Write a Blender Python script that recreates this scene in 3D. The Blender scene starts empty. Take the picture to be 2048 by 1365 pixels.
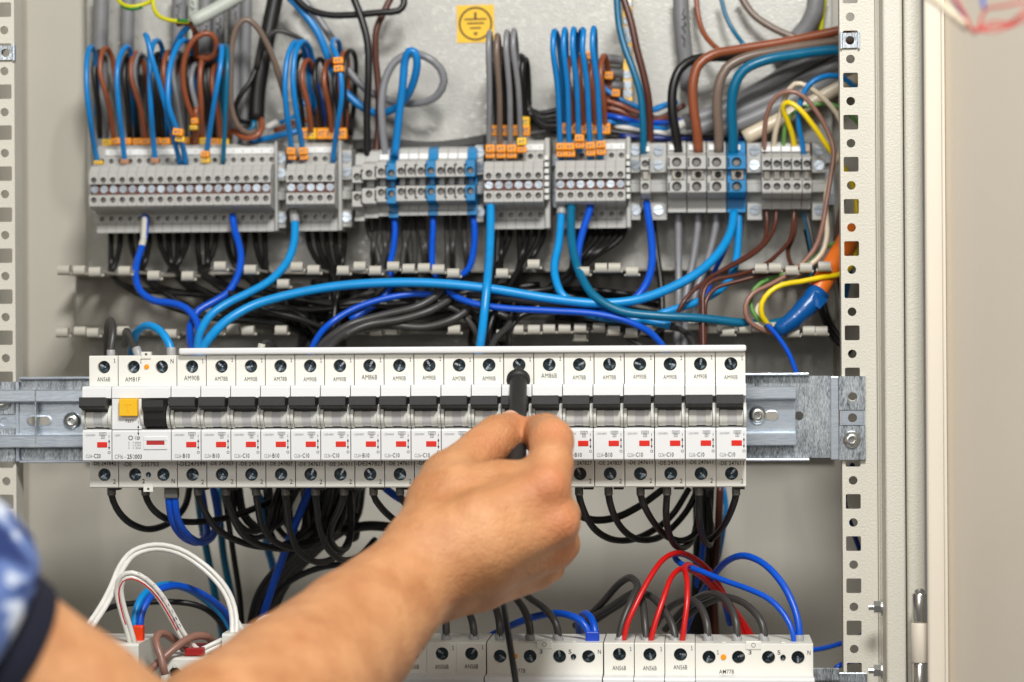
import bpy, bmesh, math, random
import numpy as np
from mathutils import Vector, Matrix

# ------------------------------------------------------------------ camera
SC = bpy.context.scene
COL = SC.collection
IMG_W, IMG_H = 2048.0, 1365.0
FPX = 4799.5
CAM_POS = Vector((.3568, -1.3896, .079))
YAW, PITCH, ROLL = .0768, .0043, -.0058
_f = Vector((-math.sin(YAW)*math.cos(PITCH), math.cos(YAW)*math.cos(PITCH), math.sin(PITCH)))
_r = Vector((math.cos(YAW), math.sin(YAW), 0))
_u = _r.cross(_f)
CR = _r*math.cos(ROLL) + _u*math.sin(ROLL)
CU = _u*math.cos(ROLL) - _r*math.sin(ROLL)
CF = _f
cam_data = bpy.data.cameras.new('camera')
cam_data.sensor_width = 36
cam_data.sensor_fit = 'HORIZONTAL'
cam_data.lens = FPX/IMG_W*36
cam_data.clip_start = .02
cam_data.clip_end = 50
cam_data.dof.use_dof = True
cam_data.dof.focus_distance = 1.402
cam_data.dof.aperture_fstop = 5.0
cam_data.dof.aperture_blades = 9
cam = bpy.data.objects.new('camera', cam_data)
COL.objects.link(cam)
cam.matrix_world = Matrix(((CR.x, CU.x, -CF.x, CAM_POS.x), (CR.y, CU.y, -CF.y, CAM_POS.y),
                           (CR.z, CU.z, -CF.z, CAM_POS.z), (0, 0, 0, 1)))
SC.camera = cam

# ------------------------------------------------------------------ world, lamps, exposure
world = bpy.data.worlds.new('World')
SC.world = world
world.use_nodes = True
bg = world.node_tree.nodes['Background']
bg.inputs[0].default_value = (1.0, .98, .95, 1)
bg.inputs[1].default_value = .17

def lamp(name, loc, target, sx, sy, watt, col):
    d = bpy.data.lights.new(name, 'AREA')
    d.shape = 'RECTANGLE'; d.size = sx; d.size_y = sy
    d.energy = watt; d.color = col
    o = bpy.data.objects.new(name, d)
    COL.objects.link(o)
    o.location = loc
    o.rotation_euler = (Vector(target)-Vector(loc)).to_track_quat('-Z', 'Y').to_euler()
    return o
lamp('ceiling_lamp', (.48, -1.05, .98), (.2, .10, -.05), .32, .22, 23, (1.0, .995, .98))
lamp('fill_lamp', (-.25, -2.4, .75), (.2, .1, 0), 1.1, .8, 15.5, (1.0, .975, .94))  # fill light added behind the camera to lift door and cabinet walls
SC.view_settings.view_transform = 'Standard'
SC.view_settings.look = 'None'
SC.view_settings.exposure = -0.14
SC.view_settings.gamma = 1.0
SC.cycles.use_denoising = True
SC.cycles.max_bounces = 8

# ------------------------------------------------------------------ helpers
rnd = random.Random(7)

def U(px, py, Y):
    """World point on the depth plane Y (metres behind the breaker terminals) seen at photograph pixel px, py."""
    d = CF + CR*((px-IMG_W/2)/FPX) - CU*((py-IMG_H/2)/FPX)
    return CAM_POS + d*((Y-CAM_POS.y)/d.y)
def depth_of(p):
    return (p-CAM_POS).dot(CF)
def mm(px, p):
    """length in metres of px photograph pixels at the world point p"""
    return px*depth_of(p)/FPX
def s2l(c):
    return tuple((x/12.92 if x <= .04045 else ((x+.055)/1.055)**2.4) for x in c)

class MB:
    def __init__(self): self.bm = bmesh.new(); self.mi = 0
    def faces(self, vs, fs):
        v = [self.bm.verts.new(p) for p in vs]
        for f in fs:
            try:
                fc = self.bm.faces.new([v[i] for i in f]); fc.material_index = self.mi
            except ValueError: pass
        return self
    def box(self, x0, x1, y0, y1, z0, z1, bev=0, seg=2):
        b = bmesh.new()
        bmesh.ops.create_cube(b, size=1)
        for v in b.verts:
            v.co = Vector(((x0+x1)/2+v.co.x*(x1-x0), (y0+y1)/2+v.co.y*(y1-y0), (z0+z1)/2+v.co.z*(z1-z0)))
        if bev: bmesh.ops.bevel(b, geom=b.edges[:], offset=bev, segments=seg, affect='EDGES', profile=.5)
        return self.merge(b)
    def merge(self, b):
        b.verts.index_update()
        v = [self.bm.verts.new(p.co) for p in b.verts]
        for f in b.faces:
            fc = self.bm.faces.new([v[p.index] for p in f.verts]); fc.material_index = self.mi
        b.free(); return self
    def prism(self, prof, x0, x1, skip=(), caps=True):
        """profile of (y, z) points extruded along x"""
        n = len(prof)
        vs = [(x0, y, z) for y, z in prof] + [(x1, y, z) for y, z in prof]
        fs = [(i, (i+1) % n, n+(i+1) % n, n+i) for i in range(n) if i not in skip]
        if caps: fs += [tuple(range(n))[::-1], tuple(range(n, 2*n))]
        return self.faces(vs, fs)
    def cyl(self, c, axis, r, h, n=16, r2=None, caps=True):
        """cylinder or cone frustum from c along axis (unit) for h"""
        a = Vector(axis).normalized(); c = Vector(c)
        e1 = a.orthogonal().normalized(); e2 = a.cross(e1)
        r2 = r if r2 is None else r2
        vs = []
        for k in range(2):
            for i in range(n):
                t = 2*math.pi*i/n
                vs.append(c + a*(h*k) + (e1*math.cos(t)+e2*math.sin(t))*(r2 if k else r))
        fs = [(i, (i+1) % n, n+(i+1) % n, n+i) for i in range(n)]
        if caps: fs += [tuple(range(n))[::-1], tuple(range(n, 2*n))]
        return self.faces(vs, fs)
    def lathe(self, c, axis, prof, n=16):
        """profile of (radius, distance along axis)"""
        a = Vector(axis).normalized(); c = Vector(c)
        e1 = a.orthogonal().normalized(); e2 = a.cross(e1)
        vs = []; m = len(prof)
        for r, h in prof:
            for i in range(n):
                t = 2*math.pi*i/n
                vs.append(c + a*h + (e1*math.cos(t)+e2*math.sin(t))*max(r, 1e-6))
        fs = [(k*n+i, k*n+(i+1) % n, (k+1)*n+(i+1) % n, (k+1)*n+i) for k in range(m-1) for i in range(n)]
        fs += [tuple(range(n))[::-1], tuple(range((m-1)*n, m*n))]
        return self.faces(vs, fs)
    def hole(self, x0, x1, z0, z1, y, hx, hz, shape, depth, floor=True, flip=False):
        """rectangle in the plane y (facing -y) with a hole of the polygon shape [(dx, dz)] at hx, hz, walls going depth behind"""
        ang = sorted(set([round(math.atan2(dz, dx), 6) for dx, dz in shape] +
                         [round(math.atan2(z-hz, x-hx), 6) for x in (x0, x1) for z in (z0, z1)]))
        def onpoly(t):
            c, s = math.cos(t), math.sin(t); best = None
            for i in range(len(shape)):
                (ax, az), (bx, bz) = shape[i], shape[(i+1) % len(shape)]
                den = c*(bz-az)-s*(bx-ax)
                if abs(den) < 1e-15: continue
                k = (ax*(bz-az)-az*(bx-ax))/den
                q = (ax*s-az*c)/den
                if k > 0 and -1e-6 <= q <= 1+1e-6: best = k if best is None else max(best, k)
            return (hx+c*best, hz+s*best)
        def onrect(t):
            c, s = math.cos(t), math.sin(t); ks = []
            if abs(c) > 1e-12: ks.append(((x1 if c > 0 else x0)-hx)/c)
            if abs(s) > 1e-12: ks.append(((z1 if s > 0 else z0)-hz)/s)
            k = min(ks); return (hx+c*k, hz+s*k)
        A = [onpoly(t) for t in ang]; B = [onrect(t) for t in ang]; n = len(ang)
        vs = [(x, y, z) for x, z in B]+[(x, y, z) for x, z in A]+[(x, y+depth, z) for x, z in A]
        fs = []
        for i in range(n):
            j = (i+1) % n
            fs.append((i, j, n+j, n+i)); fs.append((n+i, n+j, 2*n+j, 2*n+i))
        if floor: fs.append(tuple(range(2*n, 3*n)))
        return self.faces(vs, fs)
    def build(self, name, mats, parent=None, smooth=None, norm=True):
        me = bpy.data.meshes.new(name)
        if norm: bmesh.ops.recalc_face_normals(self.bm, faces=self.bm.faces[:])
        self.bm.to_mesh(me); self.bm.free()
        for m in (mats if isinstance(mats, (list, tuple)) else [mats]): me.materials.append(m)
        if smooth is not None: shade(me, smooth)
        return link(name, me, parent)

def shade(me, angle):
    me.polygons.foreach_set('use_smooth', [True]*len(me.polygons))
    if angle < 179:
        try: me.set_sharp_from_angle(angle=math.radians(angle))
        except Exception: pass
def link(name, me, parent=None, loc=None):
    o = bpy.data.objects.new(name, me)
    COL.objects.link(o)
    if parent is not None: o.parent = parent
    if loc is not None: o.location = loc
    return o
def thing(name, label, cat, loc=(0, 0, 0), group=None):
    o = link(name, None, None, loc)
    o.empty_display_size = .01
    return tag(o, label, cat, group)
def tag(o, label, cat=None, group=None, kind=None):
    if label: o['label'] = label
    if cat: o['category'] = cat
    if group: o['group'] = group
    if kind: o['kind'] = kind
    return o
def circle(r, n=14, ph=0):
    return [(r*math.cos(2*math.pi*i/n+ph), r*math.sin(2*math.pi*i/n+ph)) for i in range(n)]
def rrect(w, h, r=.001):
    out = []
    for sx, sz, a in ((1, 1, 0), (-1, 1, 90), (-1, -1, 180), (1, -1, 270)):
        for k in range(3):
            t = math.radians(a+k*45)
            out.append((sx*(w/2-r)+r*math.cos(t), sz*(h/2-r)+r*math.sin(t)))
    return out

# ------------------------------------------------------------------ materials
MAT = {}
def mat(name, rgb, rough=.5, metal=0, bump=0, bscale=900, var=0, vscale=60, coat=0, sss=0, spec=.5, rvar=0, stretch=None, lin=False):
    """plain procedural surface: base colour with slight variation, grain relief"""
    if name in MAT: return MAT[name]
    m = bpy.data.materials.new(name); m.use_nodes = True
    nt = m.node_tree; b = nt.nodes['Principled BSDF']
    c = rgb if lin else s2l(rgb)
    b.inputs['Base Color'].default_value = (*c, 1)
    b.inputs['Roughness'].default_value = rough
    b.inputs['Metallic'].default_value = metal
    b.inputs['Specular IOR Level'].default_value = spec
    if coat: b.inputs['Coat Weight'].default_value = coat; b.inputs['Coat Roughness'].default_value = .15
    if sss:
        b.inputs['Subsurface Weight'].default_value = sss
        b.inputs['Subsurface Radius'].default_value = (.008, .003, .0015)
        b.inputs['Subsurface Scale'].default_value = 1
    tc = nt.nodes.new('ShaderNodeTexCoord')
    src = tc.outputs['Object']
    if stretch:
        mp = nt.nodes.new('ShaderNodeMapping'); mp.inputs['Scale'].default_value = stretch
        nt.links.new(src, mp.inputs[0]); src = mp.outputs[0]
    if var:
        n = nt.nodes.new('ShaderNodeTexNoise'); n.inputs['Scale'].default_value = vscale; n.inputs['Detail'].default_value = 4
        nt.links.new(src, n.inputs['Vector'])
        r = nt.nodes.new('ShaderNodeValToRGB')
        r.color_ramp.elements[0].position = .3; r.color_ramp.elements[1].position = .7
        r.color_ramp.elements[0].color = (*[x*(1-var) for x in c], 1)
        r.color_ramp.elements[1].color = (*[min(1, x*(1+var)) for x in c], 1)
        nt.links.new(n.outputs[0], r.inputs[0]); nt.links.new(r.outputs[0], b.inputs['Base Color'])
        if rvar:
            q = nt.nodes.new('ShaderNodeMapRange')
            q.inputs[3].default_value = rough-rvar; q.inputs[4].default_value = rough+rvar
            nt.links.new(n.outputs[0], q.inputs[0]); nt.links.new(q.outputs[0], b.inputs['Roughness'])
    if bump:
        n2 = nt.nodes.new('ShaderNodeTexNoise'); n2.inputs['Scale'].default_value = bscale; n2.inputs['Detail'].default_value = 2
        nt.links.new(src, n2.inputs['Vector'])
        bp = nt.nodes.new('ShaderNodeBump'); bp.inputs['Strength'].default_value = bump; bp.inputs['Distance'].default_value = .0004
        nt.links.new(n2.outputs[0], bp.inputs['Height']); nt.links.new(bp.outputs[0], b.inputs['Normal'])
    MAT[name] = m
    return m

def zinc(name, lo, hi, scale=900, stretch=(1, 1, 1), rough=.38, spangle=.25):
    """galvanised steel: fine rolled streaks over a faint crystal pattern"""
    m = mat(name, (.6, .6, .6), rough, .8)
    nt = m.node_tree; b = nt.nodes['Principled BSDF']
    tc = nt.nodes.new('ShaderNodeTexCoord'); mp = nt.nodes.new('ShaderNodeMapping')
    mp.inputs['Scale'].default_value = stretch
    nt.links.new(tc.outputs['Object'], mp.inputs[0])
    vo = nt.nodes.new('ShaderNodeTexVoronoi'); vo.inputs['Scale'].default_value = scale*.35
    nz = nt.nodes.new('ShaderNodeTexNoise'); nz.inputs['Scale'].default_value = scale; nz.inputs['Detail'].default_value = 5
    big = nt.nodes.new('ShaderNodeTexNoise'); big.inputs['Scale'].default_value = 55; big.inputs['Detail'].default_value = 3
    nt.links.new(mp.outputs[0], vo.inputs[0]); nt.links.new(mp.outputs[0], nz.inputs['Vector']); nt.links.new(tc.outputs['Object'], big.inputs['Vector'])
    sep = nt.nodes.new('ShaderNodeSeparateColor'); nt.links.new(vo.outputs['Color'], sep.inputs[0])
    def ma(a, k, c=None):
        n = nt.nodes.new('ShaderNodeMath'); n.operation = 'MULTIPLY_ADD' if c is not None else 'MULTIPLY'
        nt.links.new(a, n.inputs[0]); n.inputs[1].default_value = k
        if c is not None: nt.links.new(c, n.inputs[2])
        return n.outputs[0]
    mx = ma(sep.outputs[0], spangle, ma(nz.outputs[0], .75-spangle*.4, ma(big.outputs[0], .25)))
    r = nt.nodes.new('ShaderNodeValToRGB')
    r.color_ramp.elements[0].position = .34; r.color_ramp.elements[1].position = .74
    r.color_ramp.elements[0].color = (*s2l((lo*.93, lo*.99, lo*1.06)), 1); r.color_ramp.elements[1].color = (*s2l((hi*.96, hi*.99, hi*1.01)), 1)
    nt.links.new(mx, r.inputs[0]); nt.links.new(r.outputs[0], b.inputs['Base Color'])
    q = nt.nodes.new('ShaderNodeMapRange'); q.inputs[3].default_value = rough+.14; q.inputs[4].default_value = rough-.10
    nt.links.new(mx, q.inputs[0]); nt.links.new(q.outputs[0], b.inputs['Roughness'])
    bp = nt.nodes.new('ShaderNodeBump'); bp.inputs['Strength'].default_value = .2; bp.inputs['Distance'].default_value = .0002
    nt.links.new(mx, bp.inputs['Height']); nt.links.new(bp.outputs[0], b.inputs['Normal'])
    return m
def sheet(name):
    """fine grained pale zinc sheet with tiny glints"""
    m = mat(name, (.675, .67, .645), .42, .35, bump=.5, bscale=650, var=.04, vscale=300)
    nt = m.node_tree; b = nt.nodes['Principled BSDF']
    tc = nt.nodes.new('ShaderNodeTexCoord'); vo = nt.nodes.new('ShaderNodeTexVoronoi'); vo.inputs['Scale'].default_value = 420
    nt.links.new(tc.outputs['Object'], vo.inputs[0])
    sep = nt.nodes.new('ShaderNodeSeparateColor'); nt.links.new(vo.outputs['Color'], sep.inputs[0])
    q = nt.nodes.new('ShaderNodeMapRange'); q.inputs[1].default_value = .7; q.inputs[2].default_value = 1; q.inputs[3].default_value = .48; q.inputs[4].default_value = .30
    nt.links.new(sep.outputs[1], q.inputs[0]); nt.links.new(q.outputs[0], b.inputs['Roughness'])
    return m

M_paint = mat('cabinet_paint', (.83, .81, .755), .46, bump=.8, bscale=800, var=.03, vscale=9)
M_paint_door = mat('door_paint', (.88, .84, .77), .5, bump=.2, bscale=1200, var=.03, vscale=5)
M_wall = mat('wall_paint', (.77, .75, .70), .42, bump=.12, bscale=900, var=.04, vscale=7)
M_plate = sheet('galvanised_plate')
M_zinc = zinc('zinc_rail', .74, .93, 900, (.18, 1, 1.3), .32, .06)
M_zincd = zinc('zinc_bracket', .28, .96, 2000, (1, 1, .20), .36, .12)
M_steel = mat('steel', (.86, .86, .84), .26, 1, var=.06, vscale=400)
M_screw = mat('bright_screw', (.66, .69, .72), .42, 1, var=.2, vscale=500)
M_well = mat('well_screw', (.42, .41, .40), .42, 1, var=.3, vscale=400)
M_dark = mat('dark_hole', (.07, .065, .06), .8)
M_blued = mat('blued_steel', (.25, .29, .31), .30, 1, var=.3, vscale=700)
M_white = mat('white_plastic', (.905, .895, .855), .36, var=.015, vscale=30, sss=.04)
M_white2 = mat('bright_white_plastic', (.90, .90, .895), .32)
M_cheek = mat('pale_grey_plastic', (.87, .87, .84), .6)
M_barrel = mat('grey_plastic', (.80, .80, .80), .6)
M_black = mat('black_plastic', (.16, .155, .15), .5, bump=.25, bscale=2500, var=.1, vscale=500)
M_ink = mat('print_ink', (.13, .13, .14), .7)
M_inkg = mat('grey_print_ink', (.42, .42, .43), .7)
M_red = mat('red_plastic', (.86, .15, .09), .35)
M_yellow = mat('yellow_plastic', (.96, .74, .05), .4)
M_amber = mat('amber_lens', (.93, .60, .05), .3)
M_tgrey = mat('terminal_grey', (.71, .705, .685), .5, var=.05, vscale=90, bump=.08, bscale=1500)
M_tblue = mat('terminal_blue', (.02, .48, .70), .42, var=.05, vscale=90)
M_tbrown = mat('terminal_brown', (.42, .22, .13), .55)
M_marker = mat('marker_white', (.92, .92, .91), .45)
M_clip = mat('duct_grey', (.72, .70, .65), .5, var=.04, vscale=120)
M_ductbase = mat('duct_base_grey', (.62, .60, .56), .36, var=.06, vscale=25)
M_orange = mat('orange_marker', (.98, .61, .05), .42)
M_ymark = mat('yellow_marker', (.97, .76, .08), .42)
M_ferr = mat('ferrule_grey', (.62, .62, .62), .4)
WC = {}
def wcol(n, rgb, rough=.34, var=.06):
    WC[n] = mat(n+'_insulation', rgb, rough, var=var, vscale=120, bump=.04, bscale=600)
wcol('sky', (.06, .56, .83)); wcol('blue', (.04, .49, .77)); wcol('royal', (.02, .32, .78)); wcol('teal', (.0, .40, .54))
wcol('navy', (.02, .15, .45)); wcol('black', (.085, .08, .075), .38); wcol('charcoal', (.24, .23, .22), .4)
wcol('brown', (.56, .30, .18)); wcol('darkbrown', (.34, .18, .13)); wcol('taupe', (.47, .40, .35)); wcol('pinkbrown', (.58, .42, .36))
wcol('grey', (.52, .52, .53)); wcol('cable', (.50, .50, .505), .45); wcol('palecable', (.72, .74, .70), .45); wcol('beige', (.84, .78, .68))
wcol('white', (.90, .89, .86)); wcol('red', (.80, .09, .08)); wcol('yellow', (.95, .82, .05)); wcol('green', (.40, .60, .30))
wcol('earth', (.80, .78, .05)); wcol('orange', (.95, .48, .15)); wcol('tape', (.02, .33, .60), .3); MAT['tape_insulation'].node_tree.nodes['Bump'].inputs['Strength'].default_value = .45
for _n in MAT['tape_insulation'].node_tree.nodes:
    if _n.type == 'TEX_NOISE' and _n.inputs['Scale'].default_value == 600: _n.inputs['Scale'].default_value = 130
    if _n.type == 'BUMP': _n.inputs['Distance'].default_value = .002
# ------------------------------------------------------------------ the cabinet
ZT, ZB = .46, -.30
def X_at(px, Y, py=682): return U(px, py, Y).x
def Z_at(py, Y, px=1024): return U(px, py, Y).z
XL, XR = -.097, .478

o = MB().box(XL-.002, XR+.002, .215, .217, ZB, ZT).build('back_wall', M_wall); tag(o, None, kind='structure')
o = MB().box(XL-.002, XL, .030, .2145, ZB, ZT).build('wall_left', M_wall); tag(o, None, kind='structure')
o = MB().box(XR, XR+.002, .050, .2145, ZB, ZT).build('wall_right', M_wall); tag(o, None, kind='structure')

o = MB().box(XL-.002, XR+.002, .030, .217, ZT+.0005, ZT+.0025).build('unseen_roof', M_wall); tag(o, None, kind='structure')  # cabinet top out of view, put in to shade the upper plate

PLATE = .200
pt = thing('mounting_plate', 'galvanised grey steel mounting plate behind the upper terminal row', 'plate', (0, PLATE, .2))
pl = MB().box(X_at(176, PLATE), X_at(1668, PLATE), 0, .0025, Z_at(902, PLATE)-.2, ZT-.2, .0006).build('sheet', M_plate, pt)

def upright(xe, xh, side, zc, label, width, n0, n1):
    """perforated upright: a strip of cells, square and round holes in turn. xe inner edge, xh hole column"""
    Y = .045
    t = thing('perforated_upright', label, 'upright', (xe, Y, 0))
    x0, x1 = sorted((0, side*width)); h = xh-xe
    m = MB()
    for k in range(n0, n1):
        zs = zc-k*.025
        m.hole(x0, x1, zs-.00625, zs+.00625, 0, h, zs, rrect(.0088, .0088, .0008), .002, floor=False)
        m.hole(x0, x1, zs-.01875, zs-.00625, 0, h, zs-.0125, circle(.0026, 18), .002, floor=False)
    za, zb = zc-n0*.025+.00625, zc-n1*.025+.00625
    m.build('punched_face', M_paint, t, norm=False)
    # folded return along the inner edge, and the back skin
    w = side*.0018
    a, b = sorted((0, w))
    MB().box(a+.0001, b, .0003, .016, zb, za).build('folded_edge', M_paint, t)
    return t
right_edge = X_at(1683, .045); left_edge = X_at(31, .045)
upright(right_edge, .4488, 1, .2388, 'cream perforated steel upright on the right with square and round holes', X_at(1753, .045)-right_edge, -5, 18)
upright(left_edge, -.0631, -1, .2766-.0125, 'cream perforated steel upright cut off by the left picture edge', .030, -4, 20)

cab = thing('electrical_cabinet', 'cream steel cabinet edge and door standing open along the right of the picture', 'cabinet', (X_at(1753, .045), .045, 0))
fx = cab.location.x
fr = link('door_frame', None, cab); fr.empty_display_size = .01
FRO = cab.location
MB().box(.0003, X_at(1769, .04)-fx, .0015, .006, ZB, ZT).build('groove', M_paint, fr)
MB().box(X_at(1755.5, .04)-fx, X_at(1759, .04)-fx, -.0005, .0015, ZB, ZT, .0004).build('rib', M_paint, fr)
MB().box(X_at(1769, .02)-fx, X_at(1809, .02)-fx, -.025, .02, ZB, ZT, .0018, 3).build('front_flange', M_paint, fr)
hp = MB().box(X_at(1812, .03)-fx, X_at(1850, .03)-fx, -.012, .012, ZB, ZT, .002, 3).build('hinge_strip', M_paint, fr)
for py in (1215, 1342):
    p = U(1763, py, .020)-FRO
    b = link('bolt', None, cab); b.empty_display_size = .01
    MB().cyl(p+Vector((.0005, 0, 0)), (-1, 0, 0), .0050, .0012, 20).build('washer', M_steel, b)
    MB().cyl(p+Vector((-.0007, 0, 0)), (-1, 0, 0), .0038, .0038, 6).build('nut', M_steel, b)
    MB().cyl(p+Vector((-.0045, 0, 0)), (-1, 0, 0), .0018, .003, 12).build('stud', M_steel, b)

# door leaf standing open at the right, with its folded edge and hinge
dr = link('door', None, cab, Vector((X_at(1852, -.004), -.004, 0))-FRO); dr.empty_display_size = .01
dx = X_at(1852, -.004)
MB().box(0, X_at(1893, -.004)-dx, 0, .006, ZB, ZT, .002, 3).build('door_flange', M_paint_door, dr)
MB().box(X_at(1886, -.006)-dx, X_at(1893, -.006)-dx, -.0025, -.0002, ZB, ZT, .0008).build('gasket_rib', M_paint_door, dr)
x0 = X_at(1893, -.004)-dx
m = MB()
dv = Vector((.55, -1, 0)).normalized(); nv = Vector((1, .55, 0)).normalized()
A = Vector((x0+.0006, .004, 0)); B = A+dv*.62
m.faces([(*(A.xy), ZB), (*(B.xy), ZB), (*(B.xy), ZT), (*(A.xy), ZT),
         (*((A+nv*.002).xy), ZB), (*((B+nv*.002).xy), ZB), (*((B+nv*.002).xy), ZT), (*((A+nv*.002).xy), ZT)],
        [(0, 1, 2, 3), (4, 5, 6, 7), (0, 1, 5, 4), (1, 2, 6, 5), (2, 3, 7, 6), (3, 0, 4, 7)])
m.build('door_panel', M_paint_door, dr)
HGO = U(1840, 1270, .014)
hg = link('hinge', None, cab, HGO-FRO); hg.empty_display_size = .01
def zl(py): return Z_at(py, .014, 1840)-HGO.z
xc = 0
rk = mm(17, HGO)
for i, (a, b, mt, r) in enumerate(((1187, 1244, M_steel, .92), (1245.5, 1325, M_paint_door, 1.05), (1326.5, 1420, M_steel, .92))):
    m = MB(); m.lathe((xc, 0, zl(b)), (0, 0, 1), [(rk*r*.9, 0), (rk*r, .0008), (rk*r, zl(a)-zl(b)-.0008), (rk*r*.9, zl(a)-zl(b))], 24)
    m.build('knuckle', mt, hg, smooth=40)
MB().lathe((xc, 0, zl(1186)), (0, 0, 1), [(rk*.62, 0), (rk*.62, .0012), (rk*.3, .0024)], 20).build('pin_head', M_steel, hg, smooth=40)

# ------------------------------------------------------------------ screws
def bolt_head(name, p, r, parent=None, label=None, mt=None):
    """button head bolt with a hexagon socket, facing -y"""
    m = MB()
    prof = [(r, 0), (r*.98, .0006), (r*.86, .0018), (r*.62, .0028), (r*.42, .0031)]
    n = 24; vs = []; fs = []
    for rr, h in prof:
        for i in range(n): vs.append((p[0]+rr*math.cos(2*math.pi*i/n), p[1]-h, p[2]+rr*math.sin(2*math.pi*i/n)))
    for k in range(len(prof)-1):
        for i in range(n): fs.append((k*n+i, k*n+(i+1) % n, (k+1)*n+(i+1) % n, (k+1)*n+i))
    base = len(vs)
    rs = r*.36
    k = (len(prof)-1)*n
    for i in range(n):
        t = 2*math.pi*i/n; q = rs/math.cos((t % (math.pi/3))-math.pi/6)*.87
        vs.append((p[0]+q*math.cos(t), p[1]-.0030, p[2]+q*math.sin(t)))
    for i in range(n):
        t = 2*math.pi*i/n; q = rs/math.cos((t % (math.pi/3))-math.pi/6)*.85
        vs.append((p[0]+q*math.cos(t), p[1]-.0010, p[2]+q*math.sin(t)))
    for i in range(n):
        j = (i+1) % n
        fs.append((k+i, k+j, base+j, base+i)); fs.append((base+i, base+j, base+n+j, base+n+i))
    fs.append(tuple(range(base+n, base+2*n)))
    m.faces(vs, fs)
    return m.build(name, mt or M_steel, parent, smooth=35)

# ------------------------------------------------------------------ carrier rail across the middle
YS = .0455
zc0 = U(1640, 752, YS).z; zc1 = U(1640, 916, YS).z
xa, xb = X_at(36, YS, 840), X_at(1661, YS, 835)
cr = thing('rail_carrier', 'wide spangled zinc carrier sheet behind the breaker row', 'carrier', (xa, YS, (zc0+zc1)/2))
ox, oz = xa, cr.location.z
hx = X_at(1598, YS, 832)-ox; hz = U(1598, 832, YS).z-oz
m = MB()
L = xb-xa
m.hole(L-.030, L, zc1-oz, zc0-oz, 0, hx, hz, circle(.0027, 20), .002, floor=False)
m.box(0, L-.0301, 0, .002, zc1-oz, zc0-oz)
m.build('sheet', M_zincd, cr, norm=False)
MB().box(.002, X_at(1617, YS)-ox, -.006, .0015, zc0-oz+.0002, zc0-oz+.0018, .0005).build('upper_lip', M_zinc, cr)
MB().box(.002, X_at(1617, YS)-ox, -.006, .0015, zc1-oz-.0018, zc1-oz-.0002, .0005).build('lower_lip', M_zinc, cr)

dn = thing('breaker_rail', 'bright zinc top hat rail that the middle breaker row is clipped to', 'rail', (X_at(-60, .040), YS, oz+.0008))
rx1 = X_at(1591, .0405, 832)-dn.location.x
rh = .0175
f0, f1, w = -.0092, -.0016, .001   # flange and web planes
prof = [(f0, rh), (f0-.0006, rh-.0006), (f0-.0006, rh-.0068), (f0, rh-.0076), (f1, rh-.0080), (f1, -rh+.0080), (f0, -rh+.0076), (f0-.0006, -rh+.0068), (f0-.0006, -rh+.0006), (f0, -rh),
        (f0+w, -rh), (f0+w, -rh+.0064), (f1+w, -rh+.0070), (f1+w, rh-.0070), (f0+w, rh-.0064), (f0+w, rh)]
MB().prism(prof, 0, rx1).build('rail_profile', M_zinc, dn)
for px, py in ((1515, 831), (143, 843)):
    p = U(px, py, .042)-dn.location
    p.y = -.0018
    bolt_head('mounting_bolt', p, mm(18.5, U(px, py, .042)), dn)
for px0, px1, py in ((1531, 1556, 832), (56, 100, 842)):
    p0 = U(px0, py, .043)-dn.location; p1 = U(px1, py, .043)-dn.location
    r = .0026
    vs = []
    for k in range(9):
        t = math.pi/2+math.pi*k/8; vs.append((p0.x+r+r*math.cos(t), p0.z+r*math.sin(t)))
    for k in range(9):
        t = -math.pi/2+math.pi*k/8; vs.append((p1.x-r+r*math.cos(t), p1.z+r*math.sin(t)))
    n = len(vs); cxx = sum(v[0] for v in vs)/n; czz = sum(v[1] for v in vs)/n
    V = [(x, -.0019, z) for x, z in vs]+[(cxx+(x-cxx)*1.18, -.0017, czz+(z-czz)*1.28) for x, z in vs]
    m = MB(); m.faces(V, [(i, (i+1) % n, n+(i+1) % n, n+i) for i in range(n)]); m.mi = 1
    m.faces([(x, -.00175, z) for x, z in vs], [tuple(range(n))])
    m.build('slot', [M_zinc, M_ductbase], dn)
px = X_at(75, .04, 842)-dn.location.x
MB().box(px-.0004, px+.0004, f0-.00075, f1, -rh, rh).build('rail_joint', M_zincd, dn)

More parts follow.
